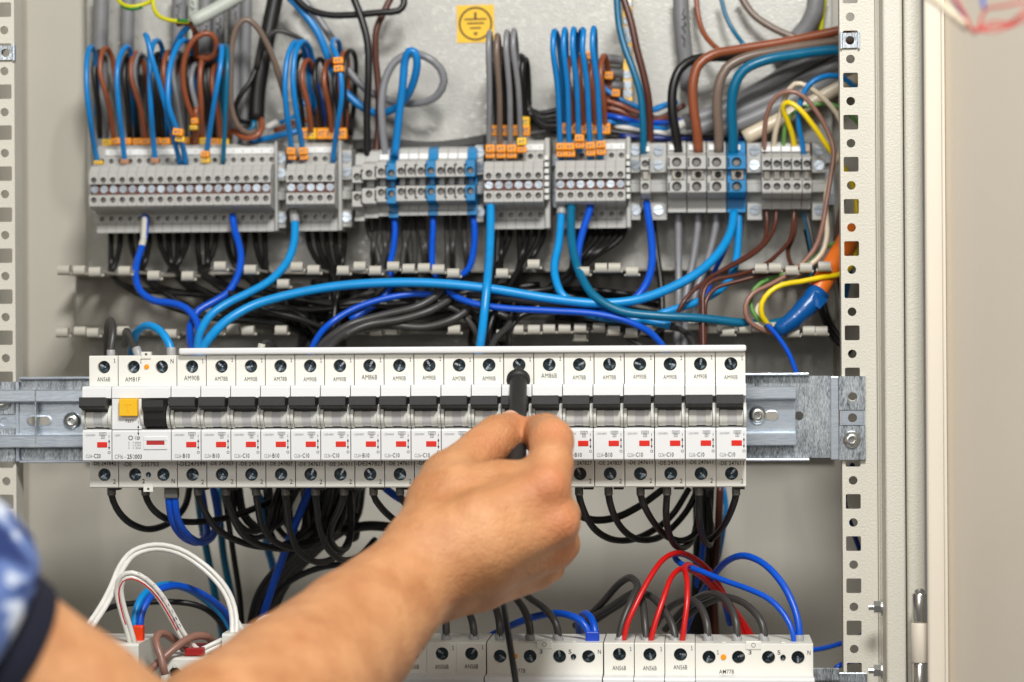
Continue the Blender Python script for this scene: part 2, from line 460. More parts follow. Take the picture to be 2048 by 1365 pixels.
# brackets bolted to the uprights
def bracket(x0, x1, fold, side, zrows, holes, bolt, label):
    """two bent tabs with a cage clip between. x0..x1 tab extent, fold the x of the fold toward the sheet"""
    Y = .0432
    t = thing('rail_bracket', label, 'bracket', (x0, Y, zrows[0][1]))
    B = t.location
    for (za, zb), hl in zip(zrows, holes):
        m = MB()
        hx, hz, r = hl
        m.hole(0, x1-x0, zb-B.z, za-B.z, -.0012, hx-x0, hz-B.z, circle(r, 18), .0026, floor=False)
        m.faces([(0, -.0012, za-B.z), (x1-x0, -.0012, za-B.z), (x1-x0, .0014, za-B.z), (0, .0014, za-B.z)], [(0, 1, 2, 3)])
        m.faces([(0, -.0012, zb-B.z), (x1-x0, -.0012, zb-B.z), (x1-x0, .0014, zb-B.z), (0, .0014, zb-B.z)], [(0, 1, 2, 3)])
        m.faces([(x1-x0, -.0012, za-B.z), (x1-x0, -.0012, zb-B.z), (x1-x0, .0014, zb-B.z), (x1-x0, .0014, za-B.z)], [(0, 1, 2, 3)])
        m.faces([(0, -.0012, za-B.z), (0, -.0012, zb-B.z), (0, .0014, zb-B.z), (0, .0014, za-B.z)], [(0, 1, 2, 3)])
        m.build('tab', M_zincd, t)
    a, b = sorted((fold-x0, (0 if side > 0 else x1-x0)))
    MB().box(a+.0001, b-.0001, -.0006, .0022, zrows[-1][1]-B.z, zrows[0][0]-B.z, .0005).build('fold', M_zinc, t)
    za, zb = zrows[0][1]-.0004, zrows[1][0]+.0004
    cxm = (holes[0][0]+holes[1][0])/2
    m = MB(); m.hole(cxm-x0-.0062, cxm-x0+.0062, zb-B.z, za-B.z, -.0004, cxm-x0, (za+zb)/2-B.z, circle(.0027, 16), .002, floor=False)
    m.box(cxm-x0-.0074, cxm-x0-.0063, -.0012, .0012, zb-B.z, za-B.z); m.box(cxm-x0+.0063, cxm-x0+.0074, -.0012, .0012, zb-B.z, za-B.z)
    m.build('cage_clip', M_zinc, t)
    bolt_head('bracket_bolt', (bolt[0]-x0, -.00125, bolt[1]-B.z), bolt[2], t)
    return t
Yb = .043
def ux(px, py): return U(px, py, Yb).x
def uz(px, py): return U(px, py, Yb).z
bracket(ux(1678, 830), ux(1731, 830), ux(1661, 830), 1, [(uz(1700, 753), uz(1700, 820)), (uz(1700, 852), uz(1700, 920))],
        [(ux(1705, 795), uz(1705, 794), .0027), (ux(1705, 880), uz(1703, 880), .0027)], (ux(1703, 880), uz(1703, 880), mm(18, U(1703, 880, Yb))),
        'spangled zinc bracket bolted to the right perforated upright')
bracket(ux(-40, 840), ux(30, 840), ux(39, 840), -1, [(uz(10, 764), uz(10, 829)), (uz(10, 859), uz(10, 924))],
        [(ux(7, 803), uz(7, 803), .0027), (ux(10, 886), uz(10, 886), .0027)], (ux(7, 803), uz(7, 803), mm(18, U(8, 803, Yb))),
        'zinc bracket with a button head bolt at the left picture edge')
# cage nuts clipped into the uprights
def cage_nut(px, py, s, label):
    p = U(px, py, .0432)
    t = thing('cage_nut', label, 'cage nut', p)
    m = MB(); m.hole(-s*.5, s*.5, -s*.5, s*.5, 0, 0, 0, circle(.0026, 16), .004, floor=False)
    m.build('nut_body', M_zincd, t, norm=False)
    for q in (-1, 1):
        MB().box(*sorted((q*s*.52, q*s*.66)), -.0004, .003, -s*.58, s*.62, .0003).build('spring_ear', M_zinc, t)
cage_nut(1700, 81, .0088, 'small steel cage nut clipped high in the right upright')
cage_nut(11, 106, .0086, 'small steel cage nut clipped high in the left upright')
# ------------------------------------------------------------------ lettering
_txt = {}
def glyphs(s, bold=0.0):
    """verts (0..1 of the string's own box) and faces of a word in the built-in font"""
    k = (s, bold)
    if k in _txt: return _txt[k]
    cu = bpy.data.curves.new('lettering_source', 'FONT')
    cu.body = s; cu.resolution_u = 2; cu.offset = bold; cu.space_character = 1.05
    ob = bpy.data.objects.new('lettering_source', cu)
    COL.objects.link(ob)
    dg = bpy.context.evaluated_depsgraph_get()
    me = bpy.data.meshes.new_from_object(ob.evaluated_get(dg))
    V = np.array([v.co[:] for v in me.vertices]) if len(me.vertices) else np.zeros((0, 3))
    Fs = [tuple(p.vertices) for p in me.polygons]
    COL.objects.unlink(ob); bpy.data.objects.remove(ob); bpy.data.curves.remove(cu); bpy.data.meshes.remove(me)
    lo, hi = V.min(0), V.max(0)
    V = (V-lo)/np.maximum(hi-lo, 1e-6)
    _txt[k] = (V, Fs)
    return _txt[k]
def word(mb, s, cx, cz, w, h, y, bold=0.0):
    if s == '1':
        t = .00026
        mb.faces([(cx-t/2, y, cz-h/2), (cx+t/2, y, cz-h/2), (cx+t/2, y, cz+h/2), (cx-t/2, y, cz+h/2)], [(0, 1, 2, 3)])
        mb.faces([(cx-t/2, y, cz+h/2), (cx-t/2, y, cz+h*.36), (cx-.0006, y, cz+h*.24), (cx-.0006, y, cz+h*.34)], [(0, 1, 2, 3)])
        mb.faces([(cx-.0005, y, cz-h/2), (cx-t/2, y, cz-h/2), (cx-t/2, y, cz-h/2+t), (cx-.0005, y, cz-h/2+t)], [(0, 1, 2, 3)])
        mb.faces([(cx+t/2, y, cz-h/2), (cx+.0005, y, cz-h/2), (cx+.0005, y, cz-h/2+t), (cx+t/2, y, cz-h/2+t)], [(0, 1, 2, 3)])
        return
    V, Fs = glyphs(s, bold)
    mb.faces([(cx+(a[0]-.5)*w, y, cz+(a[1]-.5)*h) for a in V], Fs)

# ------------------------------------------------------------------ modular breakers
PITCH_M = .0175
HB, ZTF, ZBF = .0778, .0600, .0163     # height, top and bottom of the raised front
FY = -.016
px_mm = 1/3400.                        # one photograph pixel at the breaker front

# shared meshes
def screw_mesh(name, r, mt):
    """round head with a cross recess cut between four quadrants, facing -y, centre at the origin"""
    m = MB()
    m.cyl((0, .0012, 0), (0, -1, 0), r, .0009, 16)
    w = r*.20
    for q in range(4):
        a0 = q*math.pi/2
        pts = [(w, w)] + [(r*.93*math.cos(t), r*.93*math.sin(t)) for t in [math.radians(a) for a in (14, 34, 56, 76)]]
        P = [(x*math.cos(a0)-z*math.sin(a0), x*math.sin(a0)+z*math.cos(a0)) for x, z in pts]
        n = len(P)
        m.faces([(x, .0004, z) for x, z in P]+[(x*.97, -.0004 if i else -.0001, z*.97) for i, (x, z) in enumerate(P)],
                [tuple(range(n, 2*n))]+[(i, (i+1) % n, n+(i+1) % n, n+i) for i in range(n)])
    m.mi = 1
    m.box(-w*.85, w*.85, -.0003, .0004, -r*.90, -r*.25); m.box(-w*.6, w*.6, .0001, .0004, -w*.6, w*.6)  # pale bars put the glint of one slot arm into the colour
    o = m.build(name, [mt, M_screw]); me = o.data; bpy.data.objects.remove(o)
    return me
ME_clampscrew = screw_mesh('clamp_screw', .0035, M_blued)
ME_smallscrew = screw_mesh('small_screw', .0016, M_blued)

def housing(n_mod, recess, wells_top, wells_bot, extra=None):
    """breaker housing with screw wells; recess=(x0, x1) of the toggle opening in the raised front"""
    m = MB(); W = n_mod*PITCH_M-.00034; x0 = .00020; x1 = W
    # upper and lower terminal blocks: fronts with wells, then shell faces
    def terminal(za, zb, wells, y=0.0):
        xs = [x0]+[(wells[i][0]+wells[i+1][0])/2 for i in range(len(wells)-1)]+[x1]
        for i, (hx, hz, r) in enumerate(wells):
            m.mi = 0; m.hole(xs[i], xs[i+1], za+.0007, zb-.0007, y, hx, hz, circle(r, 18), .0052, floor=False)
            m.mi = 1; m.cyl((hx, y+.0051, hz), (0, 1, 0), r, .0002, 18)
        m.mi = 0
        m.faces([(x0, y, zb-.0007), (x1, y, zb-.0007), (x1, y+.0007, zb), (x0, y+.0007, zb)], [(0, 1, 2, 3)])
        m.faces([(x0, y, za+.0007), (x1, y, za+.0007), (x1, y+.0007, za), (x0, y+.0007, za)], [(0, 1, 2, 3)])
        for x in (x0, x1):
            m.faces([(x, y, za+.0007), (x, y, zb-.0007), (x, y+.0007, zb), (x, .044, zb), (x, .044, za), (x, y+.0007, za)], [(0, 1, 2, 3, 4, 5)])
        for z in (za, zb):
            m.faces([(x0, y+.0007, z), (x1, y+.0007, z), (x1, .044, z), (x0, .044, z)], [(0, 1, 2, 3)])
    terminal(ZTF-.001, HB, wells_top)
    terminal(0, ZBF+.001, wells_bot)
    m.mi = 2
    zt, zb = ZTF, ZBF
    r0, r1 = recess
    band = [(.03, zt), (FY+.0014, zt), (FY+.0005, zt-.0004), (FY, zt-.0013), (FY-.0004, zt-.0068), (FY+.004, zt-.0078), (.03, zt-.0078)]
    m.prism(band, x0, x1)
    panel = [(.03, zb), (FY+.0008, zb), (FY, zb+.0008), (FY, zb+.0172), (FY+.0006, zb+.0182), (FY+.006, zb+.0190), (.03, zb+.0190)]
    m.prism(panel, x0, x1)
    # fill beside the recess and its floor
    m.box(x0, x1, -.004, .03, zb+.0188, zt-.0076)
    if r0-x0 > .0005: m.box(x0, r0, FY, -.0035, zb+.0186, zt-.0072)
    if x1-r1 > .0005: m.box(r1, x1, FY, -.0035, zb+.0186, zt-.0072)
    # cheeks either side of the toggle
    m.mi = 3
    for a in (r0, r1-.0016):
        prof = []
        for k in range(14):
            t = math.pi*(.5+k/13.)
            prof.append((-.0105+.0078*math.cos(t)*1.05, zt-.0180+.0070*math.sin(t)))
        m.prism([(-.0037, zt-.0250)] + prof[::-1] + [(-.0037, zt-.0110)], a, a+.0016)
    if extra: extra(m)
    o = m.build('housing', [M_white, M_dark, M_white2, M_cheek, M_amber]); me = o.data; bpy.data.objects.remove(o)
    return me
zt = ZTF
def toggle_mesh(a, b, big=False):
    m = MB()
    # lever: a broad tip with a set back neck
    if big:
        prof = [(-.0235, zt-.0078), (-.0242, zt-.0084), (-.0242, zt-.0118), (-.0232, zt-.0126), (-.0200, zt-.0150), (-.0190, zt-.0190), (-.0165, zt-.0232), (-.0085, zt-.0240), (-.0060, zt-.0160), (-.0120, zt-.0090)]
    else:
        prof = [(-.0236, zt-.0062), (-.0246, zt-.0067), (-.0250, zt-.0112), (-.0240, zt-.0121), (-.0180, zt-.0134), (-.0150, zt-.0152), (-.0090, zt-.0158), (-.0080, zt-.0130), (-.0125, zt-.0100), (-.0160, zt-.0072)]
    m.prism(prof, a, b)
    o = m.build('toggle', M_black); me = o.data; bpy.data.objects.remove(o)
    return me
def barrel_mesh(a, b):
    m = MB(); w = b-a; y, z = -.0112, zt-.0187
    m.mi = 0; m.cyl((a+.0001, y, z), (1, 0, 0), .0055, w*.33, 20); m.cyl((b-.0001-w*.27, y, z), (1, 0, 0), .0055, w*.27, 20)
    m.mi = 1; m.cyl((a+w*.34, y, z), (1, 0, 0), .0052, w*.38, 20)
    o = m.build('toggle_barrel', [M_cheek, M_barrel], smooth=40); me = o.data; bpy.data.objects.remove(o)
    return me
ME_house1 = housing(1, (.00012, PITCH_M-.00025), [(.0089, HB-.0067, .0038)], [(.0089, .0078, .0038)])
ME_tog1 = toggle_mesh(.0003, .0156)
ME_bar1 = barrel_mesh(.0019, .0155)
def _win():
    m = MB(); m.mi = 0; m.box(-.0030, .0030, -.0002, .001, -.0016, .0016, .0002, 1)
    o = m.build('indicator_window', M_red); me = o.data; bpy.data.objects.remove(o); return me
ME_win = _win()

def arrows(m, cx, cz, y):
    m.faces([(cx-.0006, y, cz+.0022), (cx+.0006, y, cz+.0022), (cx, y, cz+.0040)], [(0, 1, 2)])
    m.faces([(cx-.0006, y, cz-.0005), (cx+.0006, y, cz-.0005), (cx, y, cz-.0023)], [(0, 1, 2)])
    m.faces([(cx-.00015, y, cz+.0022), (cx+.00015, y, cz+.0022), (cx+.00015, y, cz-.0005), (cx-.00015, y, cz-.0005)], [(0, 1, 2, 3)])
    m.faces([(cx-.00012, y, cz+.0065), (cx+.00012, y, cz+.0065), (cx+.00012, y, cz+.0048), (cx-.00012, y, cz+.0048)], [(0, 1, 2, 3)])
    ring(m, cx, cz-.0038, y, .0008, .00055)
def ring(m, cx, cz, y, r, ri, n=14):
    A = circle(r, n); B = circle(ri, n)
    m.faces([(cx+a, y, cz+b) for a, b in A]+[(cx+a, y, cz+b) for a, b in B], [(i, (i+1) % n, n+(i+1) % n, n+i) for i in range(n)])
def frame_rect(m, cx, cz, w, h, y, t=.00022):
    for a, b, c, d in ((-w/2, w/2, h/2-t, h/2), (-w/2, w/2, -h/2, -h/2+t), (-w/2, -w/2+t, -h/2, h/2), (w/2-t, w/2, -h/2, h/2)):
        m.faces([(cx+a, y, cz+c), (cx+b, y, cz+c), (cx+b, y, cz+d), (cx+a, y, cz+d)], [(0, 1, 2, 3)])

_let = {}
def lettering(code, series, rating, serial, jit):
    k = (code, series, rating, serial, jit)
    if k in _let: return _let[k]
    m = MB(); y = -.00012; yf = FY-.00012
    top = HB
    if code:
        big = code.startswith('AM86') or (series == 'CLS6' and rating == 'B10') or code == 'LOW'
        word(m, code, .0088, HB-.0140+(.0009 if big else -.0002)+jit, .0092 if big else .0078, .0029 if big else .0026, y, .0)
    word(m, '1', .0154, HB-.0032+jit, .0009, .0023, y, .0)
    f = zt
    if serial is not None:
        m.mi = 1
        word(m, '~230/400V', .0046, f-.0284, .0062, .0012, yf)
        word(m, '6000', .0121, f-.0277, .0028, .0010, yf)
        frame_rect(m, .0121, f-.0277, .0042, .0018, yf); frame_rect(m, .0121, f-.0296, .0020, .0016, yf)
        word(m, '3', .0121, f-.0296, .0006, .0009, yf)
        m.mi = 0
        arrows(m, .0158, f-.0347, yf)
        m.mi = 1; word(m, series, .0038, f-.0406, .0036, .0021, yf, .0)
        m.faces([(.0059, yf, f-.0408), (.0066, yf, f-.0408), (.0066, yf, f-.0405), (.0059, yf, f-.0405)], [(0, 1, 2, 3)])
        m.mi = 0; word(m, rating, .0088, f-.0405, .0040, .0026, yf, .012)
        if serial.startswith('-DE2'): word(m, serial, .0086, ZBF-.0022, .0160, .0026, y, .004)
        elif serial: word(m, serial, .0088, ZBF-.0022+jit, .0142, .0024, y, .004)
        word(m, '2', .0149, .0036+jit*.5, .0015, .0026, y, -.002)
    o = m.build('printed_lettering', [M_ink, M_inkg], norm=False); me = o.data; bpy.data.objects.remove(o)
    _let[k] = me
    return me

def breaker(x, y, z, code, series, rating, serial, label, group, name='circuit_breaker', low=False):
    t = thing(name, label, 'breaker', (x, y, z), group)
    link('housing', ME_house1, t)
    link('toggle', ME_tog1, t); link('toggle_barrel', ME_bar1, t)
    if not low:
        link('indicator_window', ME_win, t, (.0117, FY-.0001, zt-.0340))
    s = link('clamp_screw', ME_clampscrew, t, (.0089, .0030, HB-.0067)); s.rotation_euler.y = rnd.uniform(0, 6.28)
    if not low:
        s = link('clamp_screw', ME_clampscrew, t, (.0089, .0030, .0078)); s.rotation_euler.y = rnd.uniform(0, 6.28)
    k = link('printed_lettering', lettering(code, series, rating, serial, round(rnd.choice((-.0003, 0, .0003)), 5)), t)
    k['kind'] = 'stuff'
    return t

# upper row, left to right
ROW = [('AM90B', 'CLS6', 'B10', '-DE247599'), ('AM78B', 'CLS4', 'B10', '-DE 247827'), ('AM90B', 'CLS6', 'C10', '-DE 247611'),
       ('AM78B', 'CLS4', 'B10', '-DE 247827'), ('AM90B', 'CLS6', 'C10', '-DE 247611'), ('AM90B', 'CLS6', 'C10', '-DE 247611'),
       ('AM86B', 'CLS4', 'B10', '-DE247827'), ('AM90B', 'CLS6', 'C10', '-DE 247611'), ('AM90B', 'CLS6', 'C10', '-DE 247611'),
       ('AM78B', 'CLS4', 'B10', '-DE 247827'), ('AM90B', 'CLS6', 'C10', '-DE 247611'), ('AM90B', 'CLS6', 'C10', '-DE 247611'),
       ('AM86B', 'CLS4', 'B10', '-DE247827'), ('AM78B', 'CLS4', 'B10', '-DE 247827'), ('AM78B', 'CLS4', 'B10', '-DE 247827'),
       ('AM90B', 'CLS6', 'C10', '-DE 247611'), ('AM90B', 'CLS6', 'C10', '-DE 247611'), ('AM90B', 'CLS6', 'C10', '-DE 247611'),
       ('AM90B', 'CLS6', 'C10', '-DE 247611')]
ORD = ['first', 'second', 'third', 'fourth', 'fifth', 'sixth', 'seventh', 'eighth', 'ninth', 'tenth', 'eleventh', 'twelfth', 'thirteenth']
GRP = 'circuit breakers in the middle row'
breaker(0, 0, 0, 'AN56B', 'CLS4', 'C20', '-DE 247842', 'white breaker marked C20 at the far left end of the middle row', GRP)
for i, (c, s, r, d) in enumerate(ROW):
    if i == 11: lab = 'white breaker whose upper screw the black test probe touches'
    elif i == 0: lab = 'white breaker marked B10 directly right of the yellow test button unit'
    elif i == 18: lab = 'white breaker marked C10 at the far right end of the middle row'
    elif i < 11: lab = 'white breaker marked %s, %s to the right of the yellow button unit' % (r, ORD[i])
    elif i == 12: lab = 'white breaker just right of the one being probed'
    else: lab = 'white breaker marked %s, %s from the right end of the middle row' % (r, ORD[18-i])
    breaker((3+i)*PITCH_M, 0, 0, c, s, r, d, lab, GRP)

# two module residual current breaker with the yellow test button
def rcd2():
    t = thing('residual_current_breaker', 'two module white breaker with a yellow test button and black rocker', 'breaker', (PITCH_M, 0, 0))
    X = lambda px: (px-224)*px_mm          # front plane
    XT = lambda px: (px-235)/3390.
    wt = [(XT(266), HB-.0067, .0038), (XT(323), HB-.0067, .0038)]
    wb = [(XT(268), .0078, .0038), (XT(325), .0078, .0038)]
    me = housing(2, (X(283.5), X(340.5)), wt, wb)
    link('housing', me, t)
    link('toggle', toggle_mesh(X(290), X(333), True), t)
    zz = lambda py: ZTF-(py-773)*px_mm
    bt = MB().box(X(241), X(278), FY-.0035, FY+.001, zz(832), zz(797), .0005).build('test_button', M_yellow, t)
    m = MB(); cx, cz = (X(241)+X(278))/2, (zz(797)+zz(832))/2
    m.box(cx-.0019, cx+.0019, FY-.0038, FY-.0034, cz+.0016, cz+.0022); m.box(cx-.00035, cx+.00035, FY-.0038, FY-.0034, cz-.0025, cz+.0016)
    m.build('button_letter', M_yellow, bt)
    f = MB(); a, b, c, d = X(288), X(335), zz(898), zz(873)
    f.box(a, b, FY-.0006, FY+.0005, d-.0022, d, .0002); f.box(a, b, FY-.0006, FY+.0005, c, c+.0026, .0002)
    f.box(a, a+.0016, FY-.0005, FY+.0005, c+.0026, d-.0022); f.box(b-.0016, b, FY-.0005, FY+.0005, c+.0026, d-.0022)
    w = f.build('window_frame', M_white2, t)
    MB().box(a+.0017, b-.0017, FY-.0003, FY+.0005, c+.0027, d-.0023).build('indicator_window', mat('dull_red_plastic', (.70, .14, .13), .4), t)
    for hx, hz, r in wt+wb:
        s = link('clamp_screw', ME_clampscrew, t, (hx, .0030, hz)); s.rotation_euler.y = rnd.uniform(0, 6.28)
    MB().cyl((XT(292.5), .0003, HB-.0067), (0, -1, 0), .0017, .0009, 18, .0013).build('amber_dot', M_amber, t)
    s = link('small_screw', ME_smallscrew, t, (XT(295), -.0004, .0078))
    for px, py0, zc, sg in ((292, 0, HB, 1), (295, 0, 0, -1)):
        hz = zc+sg*(-.0001); m = MB()
        m.hole(XT(px)-.0028, XT(px)+.0028, zc-.0018, zc+.0022 if sg > 0 else zc+.0018, -.0009, XT(px), zc+sg*.0006, circle(.0009, 10), .003) if sg > 0 else \
            m.hole(XT(px)-.0028, XT(px)+.0028, zc-.0022, zc+.0018, -.0009, XT(px), zc+sg*.0006, circle(.0009, 10), .003)
        a, b = (zc-.0018, zc+.0022) if sg > 0 else (zc-.0022, zc+.0018)
        for q in (-.0028, .0028): m.faces([(XT(px)+q, -.0009, a), (XT(px)+q, -.0009, b), (XT(px)+q, .003, b), (XT(px)+q, .003, a)], [(0, 1, 2, 3)])
        for q in (a, b): m.faces([(XT(px)-.0028, -.0009, q), (XT(px)+.0028, -.0009, q), (XT(px)+.0028, .003, q), (XT(px)-.0028, .003, q)], [(0, 1, 2, 3)])
        m.build('seal_tab', M_white, t)
    m = MB(); y = -.00012; yf = FY-.00012
    word(m, 'AM81F', XT(264), HB-.0140, .0090, .0027, y, .0)
    word(m, '1', XT(281), HB-.0034, .0010, .0023, y, .008); word(m, 'N', XT(344), HB-.0034, .0018, .0025, y, .004)
    word(m, '-DE', XT(253), ZBF-.0024, .0050, .0025, y, .006); word(m, '235753', XT(298), ZBF-.0024, .0105, .0026, y, .006)
    word(m, '2', XT(285), .0040, .0016, .0026, y, .008); word(m, 'N', XT(345), .0040, .0018, .0026, y, .004)
    word(m, 'TEST', X(259.5), zz(842), .0054, .0016, yf, .012)
    arrows(m, X(277), zz(858)-.0015, yf)
    word(m, '25', X(259), zz(912), .0027, .0026, yf, .02); word(m, '003', X(277), zz(912), .0040, .0026, yf, .02)
    m.mi = 1
    word(m, '~230V', X(235), zz(870), .0036, .0012, yf)
    word(m, 'CFI6 -', X(240.5), zz(912), .0065, .0024, yf); word(m, '/2/', X(268), zz(912), .0024, .0024, yf)
    ring(m, X(261.5), zz(875), yf, .0014, .0009); frame_rect(m, X(275), zz(875), .0028, .0015, yf)
    for k, (p, q) in enumerate((('I', '= 6000A'), ('I', '= 0.03A'), ('I', '= 25A'))):
        word(m, p, X(258), zz(884.5+k*5.3), .0003, .0011, yf); word(m, q, X(274), zz(884.5+k*5.3), .0050, .0011, yf)
    m.build('printed_lettering', [M_ink, M_inkg], t, norm=False)
rcd2()

# white busbar cover along the top of the row
b0, b1 = U(363, 703, .004), U(1492, 693, .004)
bb = MB().box(b0.x, b1.x, -.0045, .010, HB+.0004, HB+.0042, .0012, 3).build('busbar_cover', M_white2)
tag(bb, 'long white busbar cover strip along the top of the middle breaker row', 'busbar')
# black clamp feet under the row
for i in range(22):
    if i in (2,): continue
    x = i*PITCH_M
    t = MB().box(x+.0106, x+.0166, .004, .012, -.0016, -.0002, .0005).build('clamp_foot', M_black)
    par = [o for o in COL.objects if o.get('category') == 'breaker' and abs(o.location.x-min(x, x if i != 2 else PITCH_M)) < 1e-4 and abs(o.location.z) < 1e-6]
    if par:
        t.parent = par[0]; t.location = -par[0].location

# ------------------------------------------------------------------ lower row
YL = -.010
p = U(1207, 1286, YL); q = U(1391, 1283, YL)
PL = (q.x-p.x)/3
ZL = p.z-HB
def low_breaker(px, lab):
    w = U(px, 1286, YL)
    t = breaker(w.x, YL, ZL, 'AN56B', '', '', None, lab, 'circuit breakers in the bottom row', low=True)
    t.scale.x = PL/PITCH_M
for px, lab in ((1207.5, 'white breaker left of three in the bottom row under the red wires'),
                (1268.5, 'white breaker middle of three in the bottom row under the red wires'),
                (1329.5, 'white breaker right of three in the bottom row under the red wires'),
                (794, 'white breaker in the bottom row half hidden by the forearm'),
                (853, 'white breaker in the bottom row second right of the forearm'),
                (912, 'white breaker in the bottom row just left of the wide four pole unit'),
                (733, 'white breaker in the bottom row almost wholly hidden by the forearm')):
    low_breaker(px, lab)
def rcd4(px0, px1, screws, nums, amber, small, code, lab, tabpx):
    a = U(px0, 1288, YL); b = U(px1, 1288, YL)
    t = thing('residual_current_breaker', lab, 'breaker', (a.x, YL, ZL))
    W = b.x-a.x
    L = lambda px: U(px, 1310, YL).x-a.x
    hz = HB-.0080
    m = MB()
    xs = [0]+[(L(screws[i])+L(screws[i+1]))/2 for i in range(3)]+[W]
    for i in range(4):
        m.mi = 0; m.hole(xs[i], xs[i+1], ZTF-.001, HB-.0007, 0, L(screws[i]), hz, circle(.0038, 18), .0052, floor=False)
        m.mi = 1; m.cyl((L(screws[i]), .0051, hz), (0, 1, 0), .0038, .0002, 18)
    m.mi = 0
    m.box(0, W, .0008, .044, HB-.0012, HB-.0002)
    m.faces([(0, 0, HB-.0007), (W, 0, HB-.0007), (W, .0008, HB-.0002), (0, .0008, HB-.0002)], [(0, 1, 2, 3)])
    for x in (0, W): m.faces([(x, 0, 0), (x, 0, HB-.0007), (x, .0008, HB-.0002), (x, .044, HB-.0002), (x, .044, 0)], [(0, 1, 2, 3, 4)])
    m.mi = 2
    m.prism([(.03, ZTF), (FY+.0014, ZTF), (FY, ZTF-.0013), (FY, 0), (.03, 0)], 0, W)
    m.build('housing', [M_white, M_dark, M_white2], t)
    for s in screws:
        k = link('clamp_screw', ME_clampscrew, t, (L(s), .0030, hz)); k.rotation_euler.y = rnd.uniform(0, 6.28)
    MB().cyl((L(amber), .0003, hz), (0, -1, 0), .0018, .0009, 18, .0014).build('amber_dot', M_amber, t)
    link('small_screw', ME_smallscrew, t, (L(small), -.0004, hz))
    m = MB(); m.box(L(tabpx)-.0045, L(tabpx)+.0045, -.0007, .004, HB-.0035, HB+.0012, .0004)
    tb = m.build('seal_tab', M_white, t)
    m = MB(); ring(m, L(tabpx), HB-.0010, -.00085, .0013, .0010); m.build('seal_ring', M_inkg, tb, norm=False)
    for k in range(3):
        xx = xs[k+1]
        MB().box(xx-.0012, xx+.0012, .0002, .012, HB-.0003, HB+.0006, .0002).build('top_ridge', M_white, t)
    m = MB()
    for s, px in nums: word(m, s, L(px), HB-.0052, .0012 if s == '1' else .0018, .0024, -.00012, .006)
    word(m, code, L(px0+62), ZTF+.0015, .0085, .0024, -.00012, .002)
    m.build('printed_lettering', M_ink, t, norm=False)
rcd4(974, 1205.5, (1000, 1060, 1119, 1177), (('1', 1019), ('3', 1082), ('5', 1140), ('N', 1199)), 1030, 1147, 'AM77B',
     'wide four pole white breaker crossed by the black probe lead', 1089)
rcd4(1391, 1626, (1418, 1477, 1537, 1596), (('1', 1436), ('3', 1500), ('5', 1558), ('N', 1618)), 1447, 1566, 'AM77B',
     'wide four pole white breaker at the right end of the bottom row', 1507)
# rail stub at the lower right
p0, p1 = U(1622, 1332, .030), U(1676, 1332, .030)
t = thing('lower_rail', 'short end of a zinc rail showing right of the bottom breaker row', 'rail', (p0.x-.30, .030, p0.z-.0175))
MB().prism(prof, 0, p1.x-p0.x+.30).build('rail_profile', M_zincd, t)
t = thing('rail_bracket', 'zinc bracket in the bottom right corner of the perforated upright', 'bracket', U(1676, 1345, .0425))
MB().box(.0004, mm(58, t.location), -.001, .0014, -.045, 0, .0006).build('tab', M_zincd, t)
# ------------------------------------------------------------------ terminal row
YF = .145
M_well2 = mat('current_bar_metal', (.62, .60, .57), .3, 1, var=.25, vscale=300)
def Zr(py, Y, px=360): return U(px, py, Y).z
ZREF = Zr(378, YF)
def slotted_mesh(name, r, mt):
    m = MB(); m.cyl((0, .0008, 0), (0, -1, 0), r, .0005, 16)
    for s in (1, -1):
        pts = [(r*.95*math.cos(t), s*r*.95*math.sin(t)) for t in [math.radians(a) for a in (12, 40, 65, 90, 115, 140, 168)]]
        n = len(pts)
        m.faces([(x, .0003, z) for x, z in pts]+[(x*.95, -.0004, z*.97) for x, z in pts],
                [tuple(range(n, 2*n))]+[(i, (i+1) % n, n+(i+1) % n, n+i) for i in range(n)])
    o = m.build(name, mt); me = o.data; bpy.data.objects.remove(o); return me
ME_jump = slotted_mesh('jumper_screw', .0026, M_screw)
ME_bigslot = slotted_mesh('clamp_screw', .0035, M_screw)

def slice_mesh(w, prof, wells, body, name='terminal', gap=.00022, notch=None):
    """one terminal slice. prof (y, z) counted from the front top downwards; wells {facet: (radius, frac)}"""
    m = MB(); x0, x1 = gap/2, w-gap/2
    m.prism(prof, x0, x1, skip=set(wells))
    for i, (r, fr) in wells.items():
        (ya, za), (yb, zb) = prof[i], prof[(i+1) % len(prof)]
        lo, hi = min(za, zb), max(za, zb)
        y = (ya+yb)/2
        hx, hz = (x0+x1)/2, lo+(hi-lo)*fr
        m.mi = 0; m.hole(x0, x1, lo, hi, y, hx, hz, circle(r, 12), .0042, floor=False)
        m.mi = 1; m.cyl((hx, y+.0042, hz), (0, 1, 0), r, .0002, 12)
        m.mi = 2; m.cyl((hx, y+.0041, hz), (0, -1, 0), r*.78, .0012, 10); m.mi = 0
    if notch:
        m.mi = 1
        for z0, z1 in notch: m.box(x1-.0001, x1+gap, prof[0][0] if False else YF-YF-.0002, .004, z0, z1)
        m.mi = 0
    o = m.build(name, [body, M_dark, M_well]); me = o.data; bpy.data.objects.remove(o)
    return me

